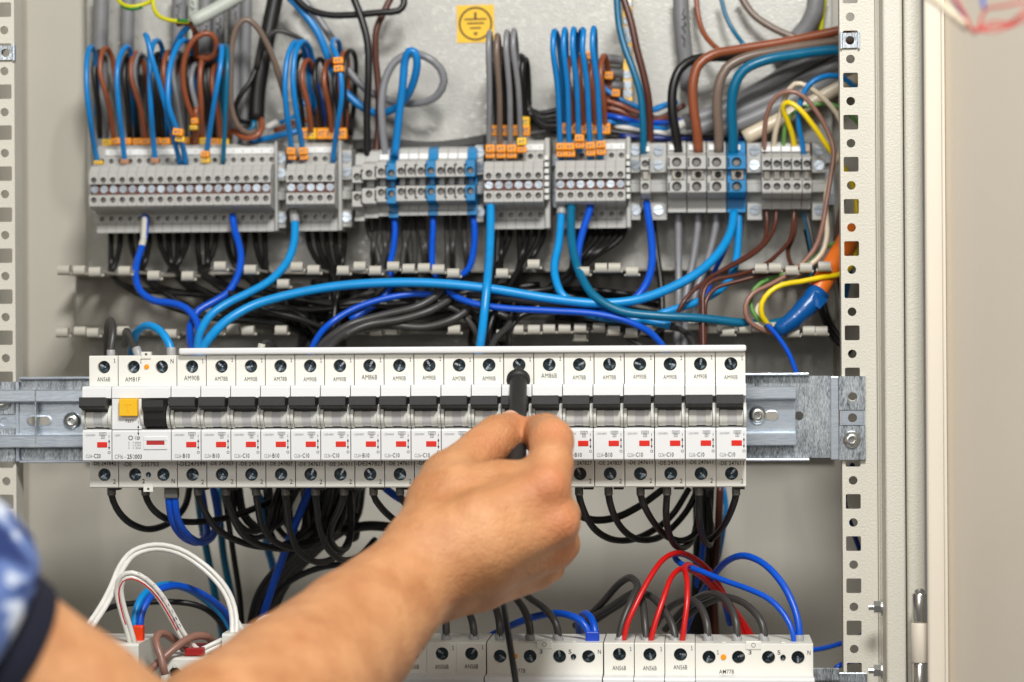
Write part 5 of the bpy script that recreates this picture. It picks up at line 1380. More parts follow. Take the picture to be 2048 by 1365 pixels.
bf = MB().box(-.0040, .0040, -.0030, .0030, -.0055, .0015, .0006).build('twin_ferrule', mat('dark_ferrule', (.36, .35, .33), .5)); bf.location = U(343.5, 978, .008)
tag(bf, 'wide grey twin ferrule under the yellow button breaker', 'ferrule')
ends = [(396, [(408, 1020, 16), (432, 1056, 30), (475, 1082, 48), (530, 1095, 66), (580, 1085, 84), (620, 1050, 100), (650, 985, 112)]),
        (452, [(462, 1025, 16), (482, 1065, 30), (515, 1088, 48), (560, 1098, 68), (605, 1090, 86), (640, 1060, 104), (668, 985, 116)]),
        (512, [(515, 1010, 16), (522, 1046, 28), (542, 1078, 44), (580, 1096, 64), (625, 1090, 86), (655, 1062, 104), (684, 985, 118)]),
        (571, [(574, 1020, 16), (580, 1062, 28), (598, 1104, 42), (630, 1124, 60), (665, 1118, 84), (690, 1095, 104), (716, 1030, 118)]),
        (631, [(634, 1020, 16), (640, 1060, 26), (656, 1098, 40), (684, 1120, 58), (720, 1112, 84), (750, 1080, 104)]),
        (688, [(680, 1015, 16), (664, 1050, 28), (660, 1078, 40), (676, 1100, 56), (696, 1092, 74), (702, 1050, 90), (700, 985, 104)]),
        (747, [(758, 1010, 16), (782, 1035, 28), (820, 1060, 40), (870, 1075, 60)]), (800, [(812, 1010, 16), (840, 1040, 30), (900, 1060, 50)])]
for i, (x, pts) in enumerate(ends): under(x, pts, '%s black looping wire counted rightwards from the blue pair under the breakers' % NTH[i])
for k in range(9):
    x = 640+k*9
    W(('black', 'charcoal')[k % 2], 6.5, 'black wire of the bundle falling behind the left half of the middle row', [(x+14, 972, 100+k*6), (x, 1040, 104+k*6), (x-50-k*3, 1100, 108+k*5), (x-120-k*3, 1180, 112+k*5), (x-150-k*4, 1290, 116+k*4)], 'black bundle falling under the middle row')
for k in range(12):
    x = 560+k*13+rr.uniform(-8, 8); dp = rr.uniform(70, 120); sw = rr.uniform(-60, 40)
    W(('black', 'charcoal')[k % 4 == 3], 6.0, 'black wire tangled behind the loops under the left half of the row', [(x, 972, 90+k*4), (x+sw*.3, 972+dp*.45, 84+k*4), (x+sw*.6, 972+dp, 84+k*4), (x+sw-20, 972+dp*1.15, 90+k*4), (x+sw-50, 972+dp*.8, 100+k*3), (x+sw-62, 972, 112+k*3)], 'tangled black wires behind the left loops')
W('royal', 8, 'royal blue wire slanting down through the black bundle', [(622, 972, 90), (598, 1030, 92), (575, 1090, 96), (553, 1150, 100), (530, 1220, 106), (512, 1280, 112)])
W('royal', 8, 'royal blue wire passing right behind the hand', [(765, 972, 90), (790, 992, 88), (830, 1012, 90), (900, 1030, 96)])
W('black', 10, 'black cable running right behind the wrist', [(690, 1060, 120), (740, 1052, 110), (800, 1058, 104), (880, 1075, 100)])
W('black', 6.5, 'black wire falling past the forearm edge', [(690, 1128, 90), (640, 1136, 100), (585, 1160, 108), (545, 1200, 116), (520, 1280, 122)])
for x, pts in ((394, [(394, 972), (402, 1040), (415, 1110), (428, 1180), (445, 1270), (452, 1330)]), (428, [(434, 972), (441, 1050), (447, 1110), (458, 1170), (472, 1240), (478, 1300)])):
    W('teal', 7.5, ('left' if x == 394 else 'right')+' of the two teal wires falling behind the white flat cable', [(a, b, 150+i*4) for i, (a, b) in enumerate(pts)])
W('black', 6, 'single black wire falling between teal wires and black bundle', [(446, 972, 120), (458, 1050, 126), (470, 1130, 132), (480, 1200, 138), (486, 1300, 144)])
W('blue', 8, 'blue wire curving down right of the teal wires', [(506, 972, 120), (520, 1000, 124), (530, 1045, 130), (534, 1090, 150), (548, 1150, 165), (540, 1230, 175), (530, 1300, 180)])
W('royal', 5, 'thin blue loop hanging behind the teal wires', [(428, 972, 118), (436, 1010, 118), (432, 1050, 118), (418, 1072, 120), (402, 1068, 124)])
RB = 'black wire hanging from a breaker in the right half of the middle row'
rends = [(1158, [(1166, 1018, 14), (1186, 1055, 28), (1220, 1078, 46), (1262, 1080, 66), (1305, 1062, 86), (1345, 1030, 102), (1378, 978, 112)]),
         (1217, [(1224, 1020, 14), (1242, 1055, 28), (1272, 1078, 46), (1310, 1078, 66), (1340, 1060, 86), (1375, 1020, 102), (1396, 978, 112)]),
         (1281, [(1290, 1015, 14), (1308, 1046, 26), (1332, 1072, 42), (1362, 1082, 60), (1388, 1070, 80), (1402, 1040, 98), (1408, 978, 110)]),
         (1334, [(1332, 1020, 14), (1335, 1056, 26), (1348, 1088, 42), (1366, 1096, 60), (1384, 1080, 80), (1394, 1040, 98), (1398, 978, 110)]),
         (1398, [(1398, 1030, 14), (1402, 1060, 28), (1410, 1084, 44), (1420, 1088, 60), (1422, 1060, 80), (1416, 1000, 98)]),
         (1472, [(1466, 1012, 14), (1452, 1044, 28), (1434, 1068, 46), (1418, 1078, 66), (1410, 1060, 86), (1408, 990, 104)])]
for i, (x, pts) in enumerate(rends): under(x, pts, '%s black looping wire counted rightwards from the hand under the breakers' % NTH[i])
W('black', 7.5, 'black wire looping from behind the hand up to the right breakers', [(1120, 1000, 40), (1145, 1025, 44), (1185, 1040, 52), (1230, 1036, 64), (1280, 1012, 78), (1330, 976, 90)])
for k in range(6):
    W('black', 7.5, 'black wire of the bundle falling at the right below the middle row', [(1392+k*6, 972, 130+k*6), (1394+k*5, 1080, 134+k*6), (1390+k*7, 1180, 140+k*5), (1384+k*9, 1300, 146+k*4)], 'black bundle at the lower right')
W('darkbrown', 8, 'dark brown cable falling beside the right black bundle', [(1440, 972, 160), (1436, 1060, 160), (1428, 1160, 160), (1432, 1300, 160)])
W('royal', 6, 'deep blue wire falling within the right black bundle', [(1400, 972, 128), (1408, 1050, 126), (1404, 1110, 130), (1390, 1180, 140), (1372, 1290, 150)])
W('blue', 5, 'thin blue wire falling right of the dark brown cable', [(1446, 972, 170), (1452, 1010, 170), (1447, 1060, 168), (1438, 1110, 166), (1428, 1150, 166), (1422, 1200, 168)])

# ---- wires into the bottom row
def topwire(col, r, lab, pts, ferr=True, grp=None, fm=None):
    o = W(col, r, lab, pts, grp)
    if ferr:
        x, y, Y = pts[0]; x2, y2, Y2 = pts[1]
        k = 24/max(1, abs(y2-y)); sleeve(o, (x, y-8, Y), (x+(x2-x)*min(1, k+.3), y-8-20, Y+(Y2-Y)*min(1, k+.3)), r*1.3, fm or M_ferr)
    return o
GL = 'charcoal wires arching into the bottom row'
for i, (x, pts) in enumerate(((840, [(840, 1240, 6), (842, 1200, 14), (850, 1150, 40), (862, 1100, 90)]), (893, [(892, 1250, 4), (890, 1215, 14), (886, 1160, 40), (880, 1100, 90)]), (950, [(946, 1250, 4), (938, 1225, 14), (922, 1180, 40), (905, 1100, 90)]),
               (1000, [(999, 1248, 4), (993, 1220, 14), (980, 1170, 40), (965, 1100, 90)]), (1061, [(1059, 1252, 2), (1048, 1220, 12), (1028, 1192, 28), (1000, 1150, 60)]), (1120, [(1112, 1248, 2), (1092, 1220, 12), (1062, 1198, 30), (1030, 1170, 60)]))):
    topwire('charcoal', 7.5, '%s ferruled charcoal wire from the left entering the bottom row below the hand' % NTH[i], [(x, 1296, 2)]+pts, True, GL)
W('royal', 7.5, 'blue wire arching over to the blue twin ferrule', [(1180, 1292, 2), (1178, 1268, 2), (1164, 1244, 4), (1135, 1230, 10), (1100, 1228, 20), (1050, 1240, 34), (1000, 1262, 50), (950, 1290, 64)])
W('royal', 7.5, 'short blue wire hooking over into the blue twin ferrule', [(1191, 1292, 2), (1190, 1264, 2), (1184, 1240, 8), (1172, 1228, 18), (1160, 1236, 32), (1158, 1262, 46), (1166, 1296, 56)])
q = MB().box(-.0040, .0040, -.0028, .0028, -.004, .0042, .0008).build('twin_ferrule', mat('blue_ferrule', (.05, .25, .72), .4)); q.location = U(1185, 1277, .002)
tag(q, 'bright blue twin ferrule on the four pole breaker under the hand', 'ferrule')
GL2 = 'charcoal wires over the three right breakers'
topwire('charcoal', 7.5, 'charcoal wire arching up left over the red wires', [(1236, 1300, 2), (1244, 1250, 4), (1264, 1200, 12), (1275, 1172, 24), (1262, 1156, 36), (1238, 1168, 52), (1205, 1205, 70), (1160, 1250, 90)])
topwire('charcoal', 7.5, 'charcoal wire between the left and middle red wires', [(1294, 1300, 2), (1290, 1250, 6), (1286, 1210, 16), (1278, 1185, 30), (1255, 1192, 48), (1215, 1218, 66), (1150, 1252, 88)])
topwire('charcoal', 7.5, 'charcoal wire arching left between middle and right red wires', [(1353, 1300, 2), (1346, 1255, 6), (1326, 1218, 16), (1300, 1192, 30), (1275, 1190, 46), (1230, 1215, 66), (1160, 1262, 90)])
for i, (x, p2) in enumerate(((1418, [(1414, 1250, 4), (1402, 1216, 14), (1380, 1200, 30), (1352, 1206, 48), (1326, 1228, 66), (1300, 1268, 86)]), (1476, [(1472, 1245, 4), (1456, 1206, 16), (1430, 1188, 32), (1400, 1194, 52), (1370, 1216, 72), (1330, 1260, 92)]),
              (1531, [(1524, 1248, 4), (1498, 1214, 14), (1460, 1196, 30), (1424, 1202, 52), (1380, 1228, 74), (1330, 1290, 96)]))):
    topwire('charcoal', 7.5, '%s ferruled charcoal wire of the right four pole breaker' % ('left', 'middle', 'right')[i], [(x, 1296, 2)]+p2, True, 'charcoal wires over the right four pole breaker')
rg = [([(1246, 1288, 2), (1254, 1250, 2), (1274, 1205, 6), (1300, 1155, 16), (1328, 1118, 30), (1358, 1106, 46), (1390, 1118, 64), (1425, 1150, 84), (1455, 1200, 100), (1490, 1250, 110), (1520, 1300, 114)], 'left red wire arching from the first of three breakers'),
      ([(1300, 1288, 2), (1308, 1255, 2), (1326, 1200, 8), (1342, 1156, 20), (1362, 1138, 34), (1390, 1146, 54), (1425, 1176, 78), (1465, 1230, 100), (1500, 1300, 110)], 'middle red wire arching from the second of three breakers'),
      ([(1364, 1288, 2), (1368, 1255, 2), (1374, 1205, 6), (1374, 1160, 16), (1369, 1138, 28), (1378, 1130, 44), (1420, 1160, 76), (1480, 1240, 104), (1514, 1310, 112)], 'right red wire rising from the third of three breakers')]
for pts, lab in rg:
    o = W('red', 5.6, lab, pts)
    sleeve(o, (pts[0][0]-2, pts[0][1]+6, 2), (pts[0][0]+1, pts[0][1]-6, 2), 4.5, mat('copper', (.80, .50, .30), .35, 1), 'copper_strands')
W('royal', 6, 'blue wire looping over the red wires down to the right breaker', [(1590, 1300, 2), (1586, 1266, 2), (1570, 1232, 6), (1540, 1200, 12), (1500, 1180, 20), (1450, 1162, 30), (1400, 1142, 40), (1362, 1128, 50), (1349, 1114, 58), (1362, 1108, 68), (1400, 1128, 82), (1440, 1180, 98), (1460, 1250, 112)])
b = topwire('royal', 7, 'blue wire arching high to the right end of the bottom row', [(1599, 1298, 2), (1599, 1262, 2), (1590, 1220, 6), (1566, 1170, 14), (1530, 1130, 26), (1490, 1112, 40), (1455, 1122, 56), (1425, 1154, 74), (1400, 1195, 92), (1370, 1260, 108), (1350, 1310, 116)])
W('royal', 5, 'thin blue wire running right behind the upright', [(1540, 1282, 100), (1580, 1294, 110), (1625, 1300, 118), (1680, 1288, 128), (1725, 1270, 132), (1740, 1240, 130)])
W('navy', 5, 'navy wire seen through the lower holes of the right upright', [(1705, 930, 60), (1693, 965, 75), (1690, 1010, 90), (1705, 1060, 100), (1722, 1110, 105), (1735, 1180, 110)])
W('royal', 5, 'thin blue wire end at the lower right bracket', [(1672, 1336, 70), (1690, 1326, 76), (1715, 1322, 84), (1740, 1330, 90)])

# ---- lower left: flat white cables, blue and brown wires, white devices
def flat_cable(label, pts, half_px, off, group=None):
    """two round cores side by side: a flat twin cable"""
    P = spline(world_pts(pts)); o0 = P[0].copy(); s = mm(half_px, P[0])
    t = thing('flat_cable', label, 'cable', o0, group)
    for sgn in (-1, 1):
        path = []
        for i, p in enumerate(P):
            T = (P[min(i+1, len(P)-1)]-P[max(i-1, 0)]).normalized()
            side = T.cross(Vector(off)).normalized()
            path.append(p+side*s*.92*sgn-o0)
        vs, fs = tube(path, s, 10)
        me = bpy.data.meshes.new('core'); me.from_pydata([v[:] for v in vs], [], fs); me.polygons.foreach_set('use_smooth', [True]*len(me.polygons))
        me.materials.append(WC['white']); link('core', me, t)
    return t, P, s
flat_cable('tall white flat twin cable arching over the lower left wires', [(180, 1252, -40), (205, 1215, -30), (226, 1175, -20), (243, 1135, -10), (268, 1106, 0), (310, 1094, 8), (356, 1102, 14), (400, 1128, 16), (440, 1166, 14), (460, 1200, 8), (468, 1235, 2), (468, 1282, -4)], 5.2, (0, 1, .25))
W('white', 6, 'white core splitting from the tall flat cable to the right', [(420, 1140, 20), (448, 1178, 22), (462, 1212, 20), (474, 1244, 14), (492, 1270, 8), (510, 1290, 4)])
ft, P, s = flat_cable('printed white flat cable with a red edge over the small left block', [(266, 1290, -20), (256, 1255, -22), (244, 1215, -24), (238, 1180, -26), (246, 1156, -28), (264, 1150, -28), (290, 1162, -26), (316, 1188, -22), (340, 1226, -18), (362, 1266, -14), (380, 1290, -10), (398, 1304, -8), (420, 1296, -6), (445, 1284, -2)], 5.0, (0, 1, .3))
path = [p-ft.location+Vector((0, -s*.5, -s*1.45)) for p in P[3:int(len(P)*.72)]]
vs, fs = tube(path, s*.28, 6); me = bpy.data.meshes.new('red_edge'); me.from_pydata([v[:] for v in vs], [], fs); me.materials.append(WC['red']); link('red_edge', me, ft)
m = MB(); S = 'CE PLAST TYP PVC 2X0,75 LONG'
i0, i1 = int(len(P)*.42), int(len(P)*.72)
for k, ch in enumerate('PVC CABLE TYP LINE'):
    if ch == ' ': continue
    i = i0+int((i1-i0)*k/18.); p = P[i]; T = (P[i+1]-P[i-1]).normalized(); N = T.cross(Vector((0, 1, 0))).normalized()
    V, Fs = glyphs(ch)
    q = p-ft.location+Vector((0, -s*1.06, 0))+N*(s*.9)
    m.faces([q+T*((v[0]-.5)*s*1.4)+N*((v[1]-.5)*s*1.3) for v in V], Fs)
m.build('cable_print', mat('navy_ink', (.16, .18, .42), .6), ft, norm=False)
W('white', 6, 'white core hooking up beside the forearm edge', [(505, 1262, -4), (520, 1242, -2), (540, 1234, 2), (556, 1244, 6), (560, 1275, 10)])
W('sky', 7.5, 'sky blue wire rising out of the red sleeve', [(268, 1262, -6), (270, 1230, -4), (280, 1200, 2), (300, 1180, 14), (330, 1170, 30), (370, 1176, 50), (410, 1200, 70), (445, 1240, 90), (465, 1290, 100)])
o = W('royal', 7.5, 'deep blue wire arching out of the red sleeve', [(279, 1262, -8), (282, 1232, -6), (295, 1202, 0), (318, 1180, 10), (350, 1172, 22), (390, 1182, 38), (425, 1202, 54), (452, 1228, 70), (470, 1265, 84)])
q = MB().box(-.0032, .0032, -.0028, .0028, -.0055, .0045, .001).build('red_sleeve', mat('red_sleeve_plastic', (.93, .25, .05), .4)); q.location = U(277, 1266, -.010)
tag(q, 'orange red sleeve joining two blue wires at the lower left', 'sleeve')
W('black', 6, 'black wire arching behind the printed white cable', [(185, 1232, 60), (225, 1214, 56), (280, 1206, 54), (340, 1204, 56), (390, 1210, 60), (425, 1228, 66), (450, 1262, 74), (460, 1300, 80)])
W('taupe' if False else 'pinkbrown', 8, 'brown wire crossing from lower left up to the right by the white block', [(296, 1345, -30), (325, 1318, -26), (355, 1292, -20), (385, 1274, -12), (410, 1272, -4), (424, 1284, 6), (415, 1306, 16)])
W('pinkbrown', 8, 'brown wire bent over in a hook by the white block', [(330, 1350, -34), (322, 1315, -32), (312, 1284, -28), (318, 1268, -22), (334, 1270, -14), (352, 1284, -6), (368, 1298, 4)])
def white_device(px0, px1, py0, Y, lab, wellpx, text, depth=.05, ht=.06):
    a = U(px0, py0, Y); b = U(px1, py0, Y)
    t = thing('terminal_device', lab, 'terminal', a)
    w = b.x-a.x
    m = MB(); m.mi = 0
    hx = U(wellpx, py0+30, Y).x-a.x
    m.hole(0, w, -ht, -.0012, 0, hx, -.0095, circle(.0040, 18), .006, floor=False); m.mi = 1; m.cyl((hx, .006, -.0095), (0, 1, 0), .004, .0002, 18); m.mi = 0
    m.prism([(0, -.0012), (.0015, 0), (depth, 0), (depth, -ht), (0, -ht)], 0, w, skip={4})
    m.build('housing', [M_white, M_dark], t)
    if text:
        m = MB(); word(m, text, w-.0035, -.0095, .0018, .0028, -.0001, .006); m.build('printed_letter', M_ink, t, norm=False)
    return t
white_device(150, 277, 1288, -.028, 'white terminal device marked N behind the crook of the elbow', 252, 'N')
white_device(444, 540, 1268, -.012, 'small white terminal device right of the flat cables behind the forearm', 462, '')
t = white_device(322, 410, 1316, -.020, 'white device below the hooked brown wires', 350, '')
MB().cyl((mm(28, t.location), -.0002, -.0045), (0, -1, 0), .0012, .0006, 12).build('dot', M_cheek, t)
q = MB().box(0, .011, .004, .03, 0, .0045, .0006).build('red_label', mat('dark_red_plastic', (.62, .10, .10), .45)); q.location = U(366, 1314, -.018); tag(q, 'small red plastic piece on the white device behind the flat cable', 'label')
# ---- blurred tangle at the upper right in front of the door
W('red', 2.6, 'red wire hanging in the upper right corner before the door', [(1905, -10, -330), (1930, 30, -330), (1948, 66, -330), (1960, 50, -330), (1970, 20, -330), (2000, 14, -335), (2050, 4, -340)], 'blurred wires in the upper right corner')
W('navy', 3, 'purple blue wire hanging in the upper right corner before the door', [(1900, -14, -320), (1918, 18, -320), (1936, 48, -320), (1950, 70, -320)], 'blurred wires in the upper right corner')
W('royal', 3.5, 'blue wire end in the upper right corner before the door', [(1964, -14, -330), (1966, 6, -330), (1968, 18, -330)], 'blurred wires in the upper right corner')
W('beige', 9, 'cream wire strap in the upper right corner before the door', [(1850, -14, -310), (1880, 8, -315), (1905, 30, -320), (1935, 56, -325)], 'blurred wires in the upper right corner')
for k in range(3):
    W('red', 2.0, 'thin red wire fanning out to the right picture edge', [(1950, 66-k*3, -330), (1985, 44+k*10, -330), (2020, 46+k*4, -332), (2055, 14+k*12, -334)], 'thin red wires fanning at the upper right')
# ------------------------------------------------------------------ the hand, arm and sleeve
def sd_cone(P, a, b, ra, rb):
    """distance to a round cone between a (radius ra) and b (radius rb)"""
    a = np.array(a, np.float32); b = np.array(b, np.float32)
    ba = b-a; pa = P-a
    h = np.clip((pa@ba)/max(float(ba@ba), 1e-9), 0, 1)
    return np.linalg.norm(pa-h[..., None]*ba, axis=-1)-(ra+(rb-ra)*h)
def smin(a, b, k):
    h = np.clip(.5+.5*(b-a)/k, 0, 1)
    return b+(a-b)*h-k*h*(1-h)
def surface_nets(D, org, vox):
    """vertices inside sign-changing cells, quads across sign-changing edges"""
    S = D < 0
    nx, ny, nz = D.shape
    acc = np.zeros((nx-1, ny-1, nz-1, 3), np.float32); cnt = np.zeros((nx-1, ny-1, nz-1), np.float32)
    corners = [(i, j, k) for i in (0, 1) for j in (0, 1) for k in (0, 1)]
    def cs(A, c): return A[c[0]:nx-1+c[0], c[1]:ny-1+c[1], c[2]:nz-1+c[2]]
    for a in range(8):
        for b in range(a+1, 8):
            ca, cb = np.array(corners[a]), np.array(corners[b])
            if np.abs(ca-cb).sum() != 1: continue
            da, db = cs(D, ca), cs(D, cb)
            m = (da < 0) != (db < 0)
            t = np.where(m, da/np.where(m, da-db, 1), 0)
            for ax in range(3): acc[..., ax] += np.where(m, ca[ax]+(cb[ax]-ca[ax])*t, 0)
            cnt += m
    act = cnt > 0
    idx = -np.ones(act.shape, np.int64); idx[act] = np.arange(act.sum())
    ijk = np.argwhere(act)
    V = (ijk+acc[act]/cnt[act][:, None])*vox+org
    quads = []
    for ax in range(3):
        o1, o2 = [(1, 2), (2, 0), (0, 1)][ax]
        sl0 = [slice(1, -1)]*3; sl1 = [slice(1, -1)]*3
        sl0[ax] = slice(0, -1); sl1[ax] = slice(1, None)
        s0, s1 = S[tuple(sl0)], S[tuple(sl1)]
        e = np.argwhere(s0 != s1)
        if not len(e): continue
        inside = s0[tuple(e.T)]
        base = e.copy()
        for q in range(3):
            if q != ax: base[:, q] += 1
        def g(d1, d2):
            c = base.copy(); c[:, o1] -= d1; c[:, o2] -= d2
            return idx[c[:, 0], c[:, 1], c[:, 2]]
        q = np.stack([g(1, 1), g(0, 1), g(0, 0), g(1, 0)], 1)
        q[~inside] = q[~inside][:, ::-1]
        quads.append(q)
    Q = np.concatenate(quads); Q = Q[(Q >= 0).all(1)]
    return V, Q
def hp(px, py, Y): return np.array(U(px, py, Y/1000.)[:], np.float32)
VOX = .0019
SEG = [  # (group, blend mm, points with radius mm)
    ('arm', 14, [(830, 1130, -150, 21), (700, 1254, -198, 28), (580, 1376, -250, 35.5), (460, 1495, -300, 42), (345, 1612, -342, 43)]),
    ('arm2', 14, [(845, 1168, -148, 19.5), (720, 1290, -196, 27), (600, 1400, -250, 33)]),
    ('upper', 5, [(345, 1630, -342, 43), (110, 1452, -386, 43), (-200, 1240, -422, 45)]),
    ('m2', 9, [(845, 1105, -150, 19), (960, 1045, -146, 16.5), (1088, 985, -130, 13.2)]),
    ('m3', 9, [(845, 1132, -153, 19), (975, 1092, -148, 16.5), (1110, 1048, -128, 12.6)]),
    ('m4', 9, [(850, 1160, -148, 18), (975, 1130, -138, 15.5), (1104, 1098, -113, 12)]),
    ('m5', 9, [(855, 1188, -138, 17), (960, 1165, -122, 15), (1072, 1140, -95, 11.5)]),
    ('heel', 10, [(880, 1150, -120, 18), (1000, 1120, -105, 15)]),
    ('thenar', 10, [(855, 1080, -142, 18.5), (880, 1005, -124, 17.5), (900, 962, -110, 15.5)]),
    ('web', 9, [(925, 990, -124, 17), (1000, 975, -120, 14), (1078, 965, -118, 12.5)]),
    ('thumb', 5, [(898, 960, -110, 15), (965, 902, -86, 12.6), (996, 876, -76, 12.2), (1020, 858, -66, 9.8)]),
    ('index', 4, [(1090, 982, -131, 13.2), (1101, 930, -121, 11.8), (1103, 882, -104, 11.6), (1092, 868, -84, 10.6), (1078, 868, -66, 10.2), (1070, 874, -56, 8.8)]),
    ('middle', 1.5, [(1112, 1045, -128, 12.8), (1118, 1030, -96, 11), (1108, 1026, -74, 10.5), (1070, 1040, -62, 9.5), (1050, 1055, -80, 8.5)]),
    ('ring', 1.5, [(1106, 1098, -113, 12), (1120, 1088, -84, 10.4), (1106, 1086, -64, 9.6), (1068, 1096, -54, 9), (1048, 1106, -72, 8)]),
    ('little', 1.5, [(1074, 1140, -95, 11), (1096, 1132, -68, 9), (1084, 1128, -52, 8.4), (1052, 1134, -46, 7.8), (1036, 1140, -60, 7)]),
    ('knuckles', 5, [(1096, 972, -137, 9.5), (1097, 966, -136, 9.5)]),
    ('knuckle2', 5, [(1118, 1044, -134, 9.5), (1119, 1040, -133, 9.5)]),
    ('knuckle3', 5, [(1114, 1096, -118, 9), (1115, 1094, -118, 9)]),
    ('ulna', 8, [(800, 1175, -172, 13), (790, 1180, -174, 13)]),
]
pts = np.concatenate([[hp(*p[:3]) for p in s[2]] for s in SEG]); rmax = .05
lo = pts.min(0)-rmax; hi = pts.max(0)+rmax
lo[0] = max(lo[0], -.16)
shp = np.ceil((hi-lo)/VOX).astype(int)+1
D = np.full(shp, .05, np.float32)
for g, k, ps in SEG:
    P3 = [(hp(*p[:3]), p[3]/1000.) for p in ps]
    A = np.array([p for p, r in P3]); R = max(r for p, r in P3)
    i0 = np.maximum(np.floor((A.min(0)-R-.022-lo)/VOX).astype(int), 0); i1 = np.minimum(np.ceil((A.max(0)+R+.022-lo)/VOX).astype(int), shp-1)
    if (i1 <= i0).any(): continue
    ax = [lo[q]+np.arange(i0[q], i1[q]+1)*VOX for q in range(3)]
    G = np.stack(np.meshgrid(*ax, indexing='ij'), -1).astype(np.float32)
    d = None
    for (a, ra), (b, rb) in zip(P3[:-1], P3[1:]):
        e = sd_cone(G, a, b, ra, rb); d = e if d is None else smin(d, e, .004)
    sl = tuple(slice(i0[q], i1[q]+1) for q in range(3))
    D[sl] = smin(D[sl], d, k/1000.)
D[0] = D[-1] = .01; D[:, 0] = D[:, -1] = .01; D[:, :, 0] = D[:, :, -1] = .01
V, Q = surface_nets(D, lo, VOX)
me = bpy.data.meshes.new('person')
me.vertices.add(len(V)); me.vertices.foreach_set('co', V.astype(np.float32).ravel())
me.loops.add(len(Q)*4); me.loops.foreach_set('vertex_index', Q.astype(np.int32).ravel())
me.polygons.add(len(Q)); me.polygons.foreach_set('loop_start', np.arange(0, len(Q)*4, 4, dtype=np.int32))
me.update(calc_edges=True); me.validate()
bmh = bmesh.new(); bmh.from_mesh(me)
for _ in range(4): bmesh.ops.smooth_vert(bmh, verts=bmh.verts[:], factor=.5, use_axis_x=True, use_axis_y=True, use_axis_z=True)
bmesh.ops.recalc_face_normals(bmh, faces=bmh.faces[:])
bmh.to_mesh(me); bmh.free()
me.polygons.foreach_set('use_smooth', [True]*len(me.polygons))

# skin: warm base with blotches, redder over the knuckles and fingertips
ms = bpy.data.materials.new('skin'); ms.use_nodes = True; nt = ms.node_tree; b = nt.nodes['Principled BSDF']
b.inputs['Roughness'].default_value = .5
b.inputs['Subsurface Weight'].default_value = .10; b.inputs['Subsurface Radius'].default_value = (.009, .0035, .0016); b.inputs['Subsurface Scale'].default_value = 1
tc = nt.nodes.new('ShaderNodeTexCoord')
def noise(sc, det=4):
    n = nt.nodes.new('ShaderNodeTexNoise'); n.inputs['Scale'].default_value = sc; n.inputs['Detail'].default_value = det
    nt.links.new(tc.outputs['Object'], n.inputs['Vector']); return n
n1 = noise(45); rp = nt.nodes.new('ShaderNodeValToRGB')
rp.color_ramp.elements[0].position = .32; rp.color_ramp.elements[1].position = .68
rp.color_ramp.elements[0].color = (*s2l((.74, .50, .32)), 1); rp.color_ramp.elements[1].color = (*s2l((.84, .61, .42)), 1)
nt.links.new(n1.outputs[0], rp.inputs[0])
at = nt.nodes.new('ShaderNodeAttribute'); at.attribute_name = 'flush'
mx = nt.nodes.new('ShaderNodeMix'); mx.data_type = 'RGBA'
nt.links.new(at.outputs['Fac'], mx.inputs[0]); nt.links.new(rp.outputs[0], mx.inputs[6]); mx.inputs[7].default_value = (*s2l((.82, .46, .31)), 1)
nt.links.new(mx.outputs[2], b.inputs['Base Color'])
n2 = noise(700, 3); n3 = noise(160, 2)
ad = nt.nodes.new('ShaderNodeMath'); ad.operation = 'ADD'; nt.links.new(n2.outputs[0], ad.inputs[0]); nt.links.new(n3.outputs[0], ad.inputs[1])
bp = nt.nodes.new('ShaderNodeBump'); bp.inputs['Strength'].default_value = .55; bp.inputs['Distance'].default_value = .0016
nt.links.new(ad.outputs[0], bp.inputs['Height']); nt.links.new(bp.outputs[0], b.inputs['Normal'])
me.materials.append(ms)
co = np.zeros(len(me.vertices)*3, np.float32); me.vertices.foreach_get('co', co); co = co.reshape(-1, 3)
fl = np.zeros(len(co), np.float32)
for px, py, Y, r in ((1100, 970, -140, 13), (1105, 880, -112, 12), (1120, 1045, -138, 13), (1120, 1095, -122, 12), (1045, 850, -66, 12), (1060, 870, -60, 12), (965, 900, -90, 11)):
    fl = np.maximum(fl, np.exp(-(np.linalg.norm(co-hp(px, py, Y), axis=1)/(r/1000.))**2))
a = me.attributes.new('flush', 'FLOAT', 'POINT'); a.data.foreach_set('value', fl*.45)
person = link('person', me)
tag(person, 'bare forearm and hand of a person pinching a black test probe', 'person')
# thumb nail
def nail(c, fwd, up, w, l, parent):
    c = Vector(c); f = Vector(fwd).normalized(); u = Vector(up); u = (u-f*u.dot(f)).normalized(); s = f.cross(u)
    n = 7; vs = []; fs = []
    for i in range(n):
        for j in range(n):
            x = (i/(n-1)-.5)*2; y = (j/(n-1)-.5)*2
            ww = w*(1-.25*max(0, abs(y)-.4))
            vs.append(c+s*(x*ww)+f*(y*l)-u*(x*x*w*.45+max(0, y)**2*l*.12))
    for i in range(n-1):
        for j in range(n-1): fs.append((i*n+j, (i+1)*n+j, (i+1)*n+j+1, i*n+j+1))
    k = len(vs); vs += [v-u*.0006 for v in vs]; fs += [tuple(q+k for q in f) for f in fs]
    m = MB(); m.faces(vs, fs); return m.build('thumb_nail', mat('nail', (.88, .66, .55), .28, sss=.1), parent, smooth=60)
A, B = Vector(hp(996, 876, -76)), Vector(hp(1024, 855, -64))
nail(A.lerp(B, .80)+Vector((-.0030, -.0035, .0090)), B-A, Vector((-.35, -.45, .85)), .0058, .0066, person)

